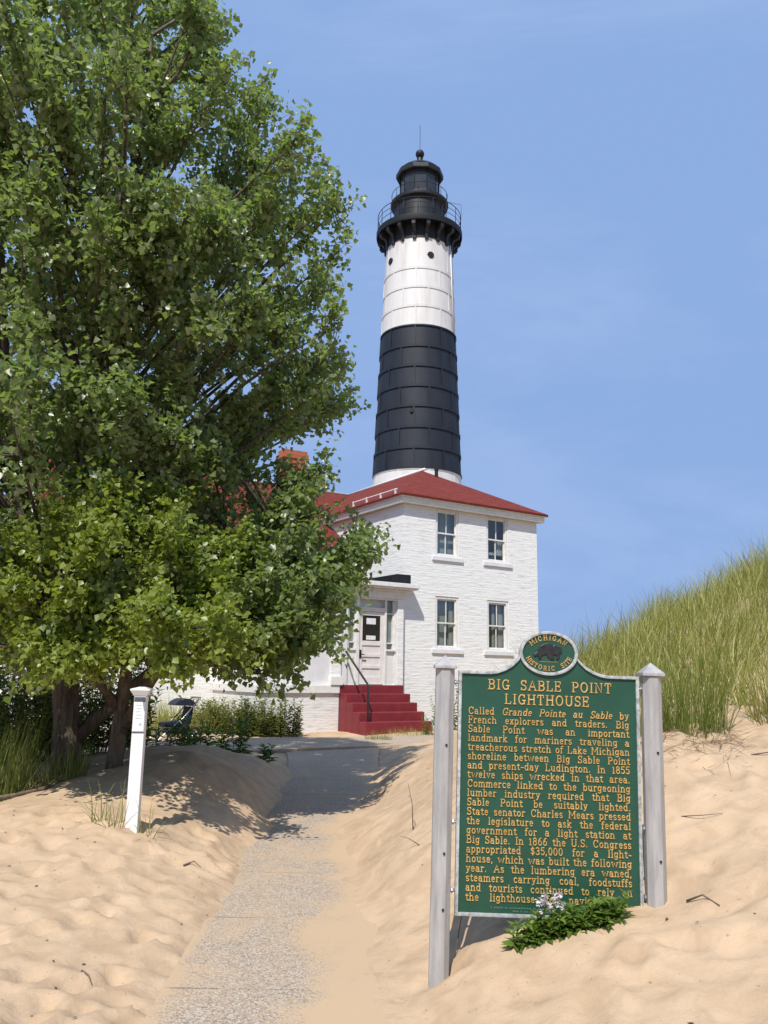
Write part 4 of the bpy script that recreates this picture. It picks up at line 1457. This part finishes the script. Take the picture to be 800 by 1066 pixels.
def tree(name, label, base, leaders, env, zr, nbranch, leaf_mat, leaf_n, leaf_size, group=None, center=None, trunk_r=.2, front=None, limbs=()):
    """leaders: polylines of the main stems (world); env(z, az): crown radius about center(z)"""
    root = empty(name, tuple(base), label, 'tree')
    off = (-base[0], -base[1], -base[2])
    wood = MB(off)
    for pts, rad in leaders:
        wood.tube(pts, rad, 9)
    P_, D_ = [], []
    L_all = [np.array(pts, float) for pts, _ in leaders]
    zg = np.linspace(zr[0], zr[1], 60)
    wz = np.cumsum([env(q, 0.0) + .4 for q in zg])
    for k in range(nbranch + len(limbs)):
        z = float(np.interp((k + rng.uniform(0, 1)) / nbranch * wz[-1], wz, zg))
        az = rng.uniform(0, 2 * np.pi)
        rr_ = env(z, az) * rng.choice([1.0, .9, .72, .45], p=[.46, .24, .18, .12]) * rng.uniform(.86, 1.08)
        c = np.array(center(z))
        tip = np.array([c[0] + rr_ * math.cos(az), c[1] + rr_ * math.sin(az), z])
        if k >= nbranch:
            tip = np.array(limbs[k - nbranch], float)
            z = tip[2]
            rr_ = math.hypot(tip[0] - c[0], tip[1] - c[1])
        # spring from the nearest leader, lower down
        zs_ = max(base[2] + 1.2, z - (.35 + .55 * rr_))
        best, bd = None, 1e9
        for Lp in L_all:
            if zs_ > Lp[-1, 2] or zs_ < Lp[0, 2]:
                continue
            q = np.array([np.interp(zs_, Lp[:, 2], Lp[:, 0]), np.interp(zs_, Lp[:, 2], Lp[:, 1]), zs_])
            dd_ = np.hypot(*(q - tip)[:2])
            if dd_ < bd:
                best, bd = q, dd_
        if best is None:
            Lp = L_all[0]
            best = Lp[-1]
        path = bez(best, tip, .18 * rr_ * rng.uniform(-.3, .9))
        ln_ = np.linalg.norm(tip - best)
        r0_ = min(.045, .012 + .011 * ln_)
        wood.tube([tuple(p) for p in path], list(np.linspace(r0_, .006, len(path))), 5, False)
        nt = int(5 + ln_ * 1.9)
        for j in range(nt):
            f = 1 - .42 * rng.uniform(0, 1) ** 1.7 if j else 1.0
            i0 = min(int(f * 5), 4)
            o_ = path[i0] + (path[i0 + 1] - path[i0]) * (f * 5 - i0)
            dr_ = (path[i0 + 1] - path[i0])
            dr_ = dr_ / (np.linalg.norm(dr_) + 1e-9) * .8 + rng.normal(0, .55, 3) + np.array([0, 0, .25])
            dr_ /= np.linalg.norm(dr_)
            tl = rng.uniform(.20, .52)
            e_ = o_ + dr_ * tl
            tw = bez(o_, e_, -.05, 4)
            wood.tube([tuple(p) for p in tw], [.006, .005, .004, .002], 3, False)
            m_ = leaf_n
            tt_ = rng.uniform(.1, 1.05, m_)
            pp = o_ + (e_ - o_) * tt_[:, None] + rng.normal(0, .062, (m_, 3))
            P_.append(pp)
            D_.append(rng.normal(0, .6, (m_, 3)) + dr_ * .3 + np.array([0, 0, -.35]))
    P_, D_ = np.concatenate(P_), np.concatenate(D_)
    wood.build('trunk', M['bark'], root, smooth=True)
    sz = rng.uniform(.55, 1.25, len(P_)) * leaf_size
    leaves_mesh('crown', P_ - np.array(base), D_, sz, leaf_mat, root, width=.98, roll=rng.normal(0, .8, len(P_)))
    print(name, 'leaves', len(P_))
    return root


# big cottonwood
def sc(p, k=.93):
    return (p[0] * k, p[1] * k, 1.6 + (p[2] - 1.6) * k)


EZ = np.array([1.45, 1.7, 2.2, 3.2, 4.0, 4.9, 6.0, 7.0, 8.5, 9.4, 10.3, 11.2, 11.9, 12.4])
ER = np.array([2.6, 3.0, 3.3, 3.6, 3.2, 2.95, 3.3, 2.95, 3.1, 2.55, 2.0, 1.25, .8, .4])


def envA(z, az):
    zz = 1.6 + (z - 1.6) / .93
    r = float(np.interp(zz, EZ, ER)) * .93
    # a notch between two tiers of limbs on the side of the house
    r *= 1 - .26 * math.exp(-((z - 4.75) / .5) ** 2) * max(0.0, math.cos(az)) ** .7
    r *= 1 - .30 * max(0.0, -math.sin(az)) * float(1 - sstep(2.9, 3.9, z))
    return r * (1 + .11 * math.sin(2.3 * az + z * 1.1) + .09 * math.sin(5 * az - z * 2.6))


leadA = [
    ([(-4.05, 11.2, -.1), (-4.12, 11.2, .9), (-4.28, 11.2, 2.0), (-4.2, 11.2, 3.4), (-4.12, 11.2, 4.6), (-4.15, 11.25, 6.5), (-4.05, 11.3, 8.6), (-4.1, 11.3, 10.6), (-4.1, 11.3, 12.2)],
     [.21, .16, .135, .12, .105, .085, .06, .04, .012]),
    ([(-4.28, 11.2, 2.0), (-4.75, 11.0, 3.2), (-5.2, 10.9, 5.0), (-5.5, 10.8, 7.4), (-5.6, 10.7, 9.8)], [.12, .10, .08, .05, .015]),
    ([(-4.2, 11.2, 2.6), (-3.7, 11.6, 4.0), (-3.25, 11.9, 5.8), (-2.9, 12.0, 8.0), (-2.75, 12.0, 10.2)], [.11, .095, .075, .05, .014]),
    ([(-4.14, 11.2, 4.4), (-3.9, 10.7, 5.8), (-3.5, 10.2, 7.8), (-3.3, 9.9, 10.2)], [.085, .07, .05, .014]),
    ([(-4.1, 11.2, 1.2), (-4.6, 11.9, 2.6), (-4.9, 12.6, 4.6), (-5.0, 13.0, 7.4), (-5.0, 13.0, 9.6)], [.11, .09, .07, .05, .014]),
    ([(-4.1, 11.2, .6), (-3.4, 11.3, 1.3), (-2.6, 11.2, 2.0), (-1.9, 11.2, 2.6), (-1.2, 11.2, 3.3)], [.09, .075, .06, .045, .012]),
]
# the long outer limbs that give the crown its lobes
LIMBS = [(-3.19, 9.30, 9.40), (-2.94, 9.20, 8.84), (-3.14, 9.00, 8.34), (-2.75, 9.10, 8.23), (-3.45, 9.40, 9.20), (-2.86, 8.90, 7.75), (-2.83, 9.60, 9.37), (-2.01, 8.60, 6.46), (-1.99, 8.30, 5.28), (-3.20, 8.30, 6.16), (-2.88, 8.20, 5.22), (-0.27, 10.40, 3.10), (-0.39, 10.00, 2.89), (-0.52, 9.80, 2.69), (-0.39, 10.80, 3.31), (-0.61, 9.50, 2.43), (-0.58, 9.90, 2.99), (-0.71, 9.40, 2.20), (-0.76, 9.20, 1.93), (-0.93, 9.40, 1.82), (-1.08, 9.60, 1.67), (-1.23, 9.30, 1.61), (-0.81, 10.00, 3.18), (-0.88, 9.20, 2.51), (-0.87, 9.60, 2.77), (-1.01, 9.00, 2.17), (-1.21, 9.00, 1.96), (-0.93, 10.20, 3.94), (-1.04, 9.60, 3.57), (-1.09, 9.20, 3.04), (-1.12, 8.90, 2.58), (-0.65, 10.20, 5.42), (-0.80, 10.80, 5.83), (-0.92, 10.20, 6.56), (-1.12, 10.60, 6.97), (-1.15, 9.90, 6.08), (-0.84, 10.40, 8.00), (-1.02, 10.80, 8.42), (-1.02, 10.00, 7.49), (-1.21, 10.40, 8.38), (-1.71, 10.30, 9.38), (-1.78, 10.00, 8.90), (-1.98, 10.60, 9.81), (-2.90, 10.20, 10.33), (-3.26, 10.40, 10.97), (-1.10, 10.60, 3.27), (-1.33, 9.60, 2.88), (-1.47, 9.20, 2.39), (-1.50, 8.90, 1.95), (-0.69, 10.20, 2.67), (-0.55, 10.80, 3.05), (-0.89, 10.00, 2.24)]
leadA = [([sc(p) for p in pts], rad) for pts, rad in leadA]
bA = sc((-4.05, 11.2, .38))
tree('cottonwood_tree', 'tall leafy cottonwood with thick leaning trunk at left of the walk', bA, leadA, envA, (1.85, 11.6), 430, M['leafA'], 40, .082, center=lambda z: (-3.75, 10.45), limbs=LIMBS)
# younger tree beside it, its low crown of lighter foliage in front
FZ = np.array([1.2, 1.5, 2.0, 2.6, 3.0, 3.4])
FR = np.array([.9, 1.25, 1.45, 1.3, .95, .35])


def envB(z, az):
    r = float(np.interp(z, FZ, FR))
    return r * (1 + .18 * math.sin(3 * az + z * 2) + .1 * math.sin(5 * az)) * (1 + .10 * abs(math.cos(az)))


bB = (-3.12, 9.95, .46)
leadB = [
    ([(-3.12, 9.95, -.1), (-3.06, 9.95, .7), (-2.98, 9.8, 1.4), (-2.85, 9.5, 2.2), (-2.8, 9.1, 3.3)], [.12, .095, .075, .05, .012]),
    ([(-3.08, 9.95, .8), (-2.6, 9.6, 1.5), (-2.1, 9.2, 2.1), (-1.8, 9.0, 2.6)], [.07, .055, .04, .012]),
    ([(-3.02, 9.9, 1.1), (-3.3, 9.3, 1.7), (-3.7, 8.9, 2.2)], [.06, .045, .012]),
]
tree('young_tree', 'lower tree of bright yellow green foliage in front of the tall cottonwood', bB, leadB, envB, (1.66, 3.4), 95, M['leafB'], 52, .068, center=lambda z: (-2.85, 8.98))

# ---- grass on the dune
def scatter(n, x0, x1, y0, y1):
    return rng.uniform(x0, x1, n), rng.uniform(y0, y1, n)


gxp, gyp = scatter(150000, 1.3, 15, 6.6, 24)
cl = vnoise(gxp, gyp, .8, 21) + .6 * vnoise(gxp, gyp, .33, 22)
edge = gyp - (8.1 - .10 * (gxp - 2.5)) + vnoise(gxp, gyp, 1.3, 23) * 1.2 + vnoise(gxp, gyp, .5, 24) * .8
lft = gxp - (1.55 + .06 * (gyp - 8) + np.clip(gyp - 14, 0, 9) * .15) + vnoise(gxp, gyp, 1.1, 25) * .8
dist = np.hypot(gxp, gyp)
keep = (edge > 0) & (lft > 0) & (cl > -.22 + .25 * (1 - sstep(0, 1.5, edge)))
keep &= ~((np.hypot((gxp - 3.72) / .22, (gyp - 7.9) / .8) < 1) & (cl < .35))
keep &= rng.uniform(0, 1, len(gxp)) < np.clip(8.0 / dist, .2, .75)
gxp, gyp = gxp[keep], gyp[keep]
gzp = ground(gxp, gyp)
nb = len(gxp)
gr = blades_mesh('dune_grass', np.stack([gxp, gyp, gzp - .02], -1), rng.normal(.35, 1.6, nb), np.abs(rng.normal(.16, .30, nb)), rng.uniform(.25, .80, nb) * (1 + .75 * vnoise(gxp, gyp, .9, 31) + .5 * vnoise(gxp, gyp, .35, 32)),
                 rng.uniform(.008, .015, nb), M['grass'], droop=1.0)
tag(gr, 'sunlit marram grass covering the dune right of the marker', 'dune grass', kind='stuff')


def clump(name, label, x, y, n, r, hmin, hmax, mat, lean=.22, w=(.005, .009), droop=.7, group=None, cat='grass'):
    z = gh(x, y)
    root_off = np.array([x, y, z])
    a = rng.uniform(0, 2 * np.pi, n)
    q = np.sqrt(rng.uniform(0, 1, n)) * r
    bx_, by_ = x + q * np.cos(a), y + q * np.sin(a)
    base = np.stack([bx_, by_, ground(bx_, by_) - .03], -1) - root_off
    o = blades_mesh(name, base, a + rng.normal(0, .8, n), np.abs(rng.normal(lean * .6, lean, n)), rng.uniform(hmin, hmax, n), rng.uniform(*w, n), mat, droop=droop)
    o.location = tuple(root_off)
    return tag(o, label, cat, group)


clump('grass_clump', 'tall fresh green grass clump at the foot of the dune', 2.62, 7.2, 420, .30, .3, .9, M['grassg'], .24)
clump('grass_clump', 'grass tuft at right edge of the picture beside bare sand', 3.45, 7.25, 300, .30, .35, .8, M['grass'], .25)
clump('grass_clump', 'low grass tuft just right of the right sign post', 2.22, 7.3, 260, .24, .25, .7, M['grass'], .28)
clump('tall_grass', 'tall shaded grass growing left of the thick trunk', -4.35, 9.35, 620, .55, .4, 1.1, M['grassg'], .22, (.006, .012))
clump('tall_grass', 'shaded grass at the foot of the thick trunk', -3.62, 9.75, 200, .3, .2, .5, M['grassg'], .25, (.006, .011))
clump('grass_tuft', 'small bright tuft at the end of the fallen branch', -4.02, 9.05, 130, .14, .07, .2, M['grassg'], .5)
for x, y, n_, lb in ((-2.42, 7.55, 26, 'thin drooping sprig left of the white post'), (-2.24, 7.42, 16, 'short sprig touching the base of the white post'), (-1.96, 7.4, 18, 'small sprig right of the white post')):
    clump('grass_sprig', lb, x, y, n_, .07, .18, .42, M['grassg'], .5, (.006, .010), 1.6)
clump('grass_tuft', 'round green tuft before the red steps', -.05, 19.0, 260, .28, .12, .32, M['grassg'], .5)
clump('grass_strip', 'ragged grass strip along the walk before the red steps', .75, 20.6, 360, .55, .08, .25, M['grass'], .5)
bx_, by_ = scatter(5200, 1.9, 4.6, 6.0, 8.4)
bq = by_ - (6.85 - .06 * (bx_ - 2.5)) + vnoise(bx_, by_, .5, 24) * .5
kk = (np.abs(bq) < .55) & (rng.uniform(0, 1, len(bx_)) < np.exp(-(bq / .3) ** 2)) & (vnoise(bx_, by_, .45, 77) > -.12)
bx_, by_ = bx_[kk], by_[kk]
nb = len(bx_)
dg = blades_mesh('dry_grass', np.stack([bx_, by_, ground(bx_, by_) + .012], -1), rng.normal(-1.6, 1.0, nb), rng.uniform(1.25, 1.75, nb), rng.uniform(.12, .45, nb), rng.uniform(.004, .008, nb), M['straw'], droop=.2)
tag(dg, 'dry straw and bare roots trailing down the sand below the dune grass', 'straw', kind='stuff')
# grasses and goldenrod on the mound by the porch
clump('grass_mound', 'yellowish grass bank between the trees and the porch', -4.9, 20.6, 1500, 1.3, .4, 1.0, M['grass'], .28, (.008, .014))


def leafy(name, label, x, y, stems, r, hmin, hmax, lf, mat, per=26, group=None, cat='plant', lean=.18, flowers=0):
    z = gh(x, y)
    root = empty(name, (x, y, z), label, cat, 0, group)
    sb = MB()
    P_, D_, S_ = [], [], []
    tips = []
    for k in range(stems):
        a, q = rng.uniform(0, 2 * np.pi), math.sqrt(rng.uniform(0, 1))
        bx_, by_ = q * r[0] * math.cos(a), q * r[1] * math.sin(a)
        bz_ = gh(x + bx_, y + by_) - z - .03
        h_ = rng.uniform(hmin, hmax)
        la = rng.uniform(0, 2 * np.pi)
        tp = np.array([bx_ + lean * h_ * math.cos(la) * rng.uniform(.2, 1.4), by_ + lean * h_ * math.sin(la), bz_ + h_])
        b0 = np.array([bx_, by_, bz_])
        pth_ = bez(b0, tp, 0, 5)
        sb.tube([tuple(p) for p in pth_], [.006, .005, .0045, .004, .003], 4, False)
        if stems <= 8:
            sb.build('stem', M['leafC'], root)
            sb = MB()
        tips.append(tp)
        t_ = np.repeat(np.linspace(.12, 1.0, per // 2), 2)
        pos = b0 + (tp - b0) * t_[:, None]
        az = np.arange(per) * np.pi + np.repeat(np.arange(per // 2) * 1.57, 2) + rng.normal(0, .3, per)
        P_.append(pos)
        D_.append(np.stack([np.cos(az), np.sin(az), rng.uniform(-.1, .9, per) * (.4 + t_)], -1))
        S_.append(lf * rng.uniform(.75, 1.2, per) * (1.1 - .35 * t_))
    if sb.v:
        sb.build('stem', M['twig'] if mat is M['weed'] else M['leafC'], root)
    P_, D_, S_ = np.concatenate(P_), np.concatenate(D_), np.concatenate(S_)
    leaves_mesh('foliage', P_, D_, S_, mat, root, width=.42, fold=.3, roll=rng.normal(0, .35, len(P_)), kite=.45)
    return root, tips


# flowering plant at the foot of the marker
fp, tips = leafy('flowering_plant', 'bushy green plant with white blossoms at the foot of the marker', 1.02, 4.715, 62, (.30, .055), .07, .15, .078, M['leafD'], 18, lean=.25)
pz0 = np.array(fp.location)
for cx, cz, nn in ((-.160, .165, 7), (-.140, .135, 5), (-.075, .180, 8), (-.045, .145, 4), (-.105, .11, 3)):
    hd = np.array([cx, -.05, cz])
    pp = hd + rng.normal(0, .014, (nn, 3)) * np.array([1.0, .8, 1.3])
    pp5 = np.repeat(pp, 5, 0)
    aa = np.tile(np.arange(5) * 2 * np.pi / 5, nn) + np.repeat(rng.uniform(0, 6, nn), 5)
    tl_ = np.repeat(rng.normal(0, .5, (nn, 2)), 5, 0)
    dirs = np.stack([np.cos(aa), -.45 + tl_[:, 0] * np.cos(aa) + tl_[:, 1] * np.sin(aa), np.sin(aa)], -1)
    leaves_mesh('blossom', pp5, dirs, np.full(len(pp5), .019) * np.repeat(rng.uniform(.7, 1.2, nn), 5), M['petal'], fp, width=.95, fold=.1, roll=rng.normal(0, .3, len(pp5)), kite=.62)
    MB().tube([(cx, -.01, .03), (cx + .004, -.04, cz * .7), (cx, -.05, cz)], .0025, 4).build('flower_stalk', M['leafC'], fp)
# milkweed-like plants at the back of the left bank
for x, y, n_, hh_, lb in ((-3.22, 14.4, 3, .40, 'leftmost leafy stalks behind the sand bank'), (-2.92, 14.3, 4, .50, 'leafy stalks left of the tallest one behind the sand bank'), (-2.62, 14.4, 4, .42, 'low leafy stalks beside the tallest one behind the sand bank'),
                          (-2.36, 14.1, 7, .82, 'tallest dark leafy plant at the end of the sand bank'), (-1.72, 13.0, 3, .26, 'small leafy seedling where sand bank meets walk')):
    leafy('leafy_stalks', lb, x, y, n_, (.14, .14), hh_ * .6, hh_, .15, M['leafC'], 22, group='leafy stalks behind the sand bank')
leafy('goldenrod_bush', 'bushy olive goldenrod clump against the porch foundation', -2.62, 19.85, 110, (.75, .35), .35, .95, .13, M['weed'], 30, cat='bush')
leafy('goldenrod_bush', 'lower yellowish brush left of the goldenrod clump', -3.75, 20.3, 110, (.7, .4), .35, .85, .12, M['weed'], 26, cat='bush')
leafy('tall_weed', 'tall weeds growing between red steps and house wall', 1.75, 22.1, 42, (.45, .3), .5, 1.25, .12, M['leafC'], 26, cat='weed')
leafy('small_weed', 'little green weed in front of the lowest red step', 1.15, 20.75, 8, (.14, .12), .3, .55, .09, M['leafC'], 18, cat='weed')
leafy('dark_undergrowth', 'dark shaded undergrowth behind the tree trunks', -5.3, 12.2, 420, (2.0, .6), .6, 1.9, .13, M['leafA'], 36, cat='bush')
leafy('undergrowth', 'leafy sprig low under the right stem of the trees', -3.05, 12.6, 16, (.3, .25), .25, .5, .10, M['leafC'], 22, cat='bush')

# ---- dead wood and litter
def twig(name, label, pts, r, mat='twig', cat='twig', group=None):
    x, y = pts[0][0], pts[0][1]
    z = gh(x, y)
    P = [(px - x, py - y, gh(px, py) - z + dz) for px, py, dz in pts]
    o = MB().tube(P, list(np.linspace(r, r * .4, len(P))), 6).build(name, M[mat], smooth=True)
    o.location = (x, y, z)
    return tag(o, label, cat, group)


twig('fallen_branch', 'dark curved fallen branch lying at the edge of the tall grass', [(-4.6, 9.05, .02), (-4.2, 9.0, .03), (-3.85, 9.05, .03), (-3.6, 9.3, .02), (-3.5, 9.6, .0)], .035, cat='branch')
twig('dry_weed', 'thin dry stem standing in the right bank near the walk', [(.30, 7.6, -.02), (.29, 7.6, .22), (.25, 7.6, .42)], .006)
twig('dry_weed', 'short dry stem leaning on the slope left of the sign post', [(.33, 7.0, 0), (.24, 7.0, .10), (.17, 7.0, .16)], .004)
twig('dry_stick', 'dark curled leaf stick beside the foot of the right sign post', [(1.66, 4.75, .01), (1.72, 4.68, .025), (1.77, 4.58, .01)], .007)
twig('dry_stick', 'slim dark twig lying on the sand in the left foreground', [(-1.62, 4.95, .01), (-1.56, 4.88, .012), (-1.52, 4.82, .008)], .007)
twig('dry_stick', 'short curved twig right of the white post', [(-1.55, 7.0, .01), (-1.48, 7.06, .03), (-1.42, 7.05, .01)], .007)
twig('dry_stick', 'bare twig lying on the dune slope below the tall grass clump', [(2.75, 6.35, .0), (2.9, 6.3, .03), (3.0, 6.15, .01), (2.96, 6.3, .25)], .006)
twig('dry_stick', 'thin bent twig on the sand right of the right sign post', [(1.95, 5.6, .0), (2.05, 5.5, .03), (2.16, 5.45, .01)], .004)
twig('dry_stick', 'pale straight stick leaning under the left corner of the marker', [(.43, 5.0, -.02), (.47, 5.05, .12), (.50, 5.1, .25)], .005)
lx, ly = np.concatenate([rng.uniform(-5, -.9, 170), rng.uniform(.25, 3.6, 80), rng.uniform(-2.5, 1.2, 60)]), np.concatenate([rng.uniform(3.5, 9, 170), rng.uniform(3.3, 7, 80), rng.uniform(9, 17, 60)])
lz = ground(lx, ly)
aa = rng.uniform(0, 2 * np.pi, len(lx))
lt = leaves_mesh('sand_litter', np.stack([lx, ly, lz + .006], -1), np.stack([np.cos(aa), np.sin(aa), rng.uniform(-.05, .2, len(lx))], -1), rng.uniform(.012, .04, len(lx)), M['litter'], width=.45, roll=np.zeros(len(lx)))
tag(lt, 'tiny dark bits of bark and leaf scattered on the sand', 'litter', kind='stuff')

# ---- stroller parked beyond the tree
SX, SY = -4.42, 18.3
sz_ = gh(SX, SY)
stl = empty('stroller', (SX, SY, sz_), 'dark navy pushchair with spoked wheels parked beyond the tree', 'stroller', R(35))
seat = MB()
pr_ = [(-.28, .30), (.22, .30), (.30, .42), (.34, .70), (.26, .74), (.20, .46), (-.06, .42), (-.30, .40)]
seat.prism([(x, z) for x, z in pr_], -.2, .2)
seat.build('seat', M['navy'], stl, bevel=.03)
cn = MB()
vs, fs = [], []
for i in range(9):
    a = R(20 + i * 17)
    for y in (-.22, .22):
        vs.append((.14 + .27 * math.cos(a), y, .66 + .24 * math.sin(a)))
for i in range(8):
    fs.append((i * 2, i * 2 + 1, i * 2 + 3, i * 2 + 2))
fs += [tuple(i * 2 for i in range(9)), tuple(i * 2 + 1 for i in range(8, -1, -1))]
cn.add(vs, fs)
cn.build('canopy', M['navy'], stl)
MB().box(-.2, .24, -.17, .17, .16, .27).build('basket', M['navy'], stl, bevel=.02)
fr = MB()
for y in (-.23, .23):
    fr.tube([(-.36, y, .13), (.1, y, .5), (.42, y, .88)], .014, 6).tube([(.34, y, .15), (.0, y, .44)], .014, 6)
fr.tube([(.42, -.23, .88), (.47, -.2, .92), (.47, .2, .92), (.42, .23, .88)], .016, 6)
fr.build('frame', M['chrome'], stl, smooth=True)
for x, y, r in ((-.36, -.25, .13), (-.36, .25, .13), (.34, -.26, .15), (.34, .26, .15)):
    N = 22
    wh = MB().tube([(x + r * math.cos(2 * math.pi * i / N), y, r + r * .92 * math.sin(2 * math.pi * i / N)) for i in range(N + 1)], .02, 6, False)
    wo_ = wh.build('wheel', M['rubber'], stl, smooth=True)
    sp = MB()
    for k in range(8):
        a = 2 * math.pi * k / 8
        sp.tube([(x, y, r), (x + r * .9 * math.cos(a), y, r + r * .85 * math.sin(a))], .004, 4)
    sp.tube([(x, y - .03, r), (x, y + .03, r)], .018, 8)
    sp.build('spokes', M['chrome'], wo_)
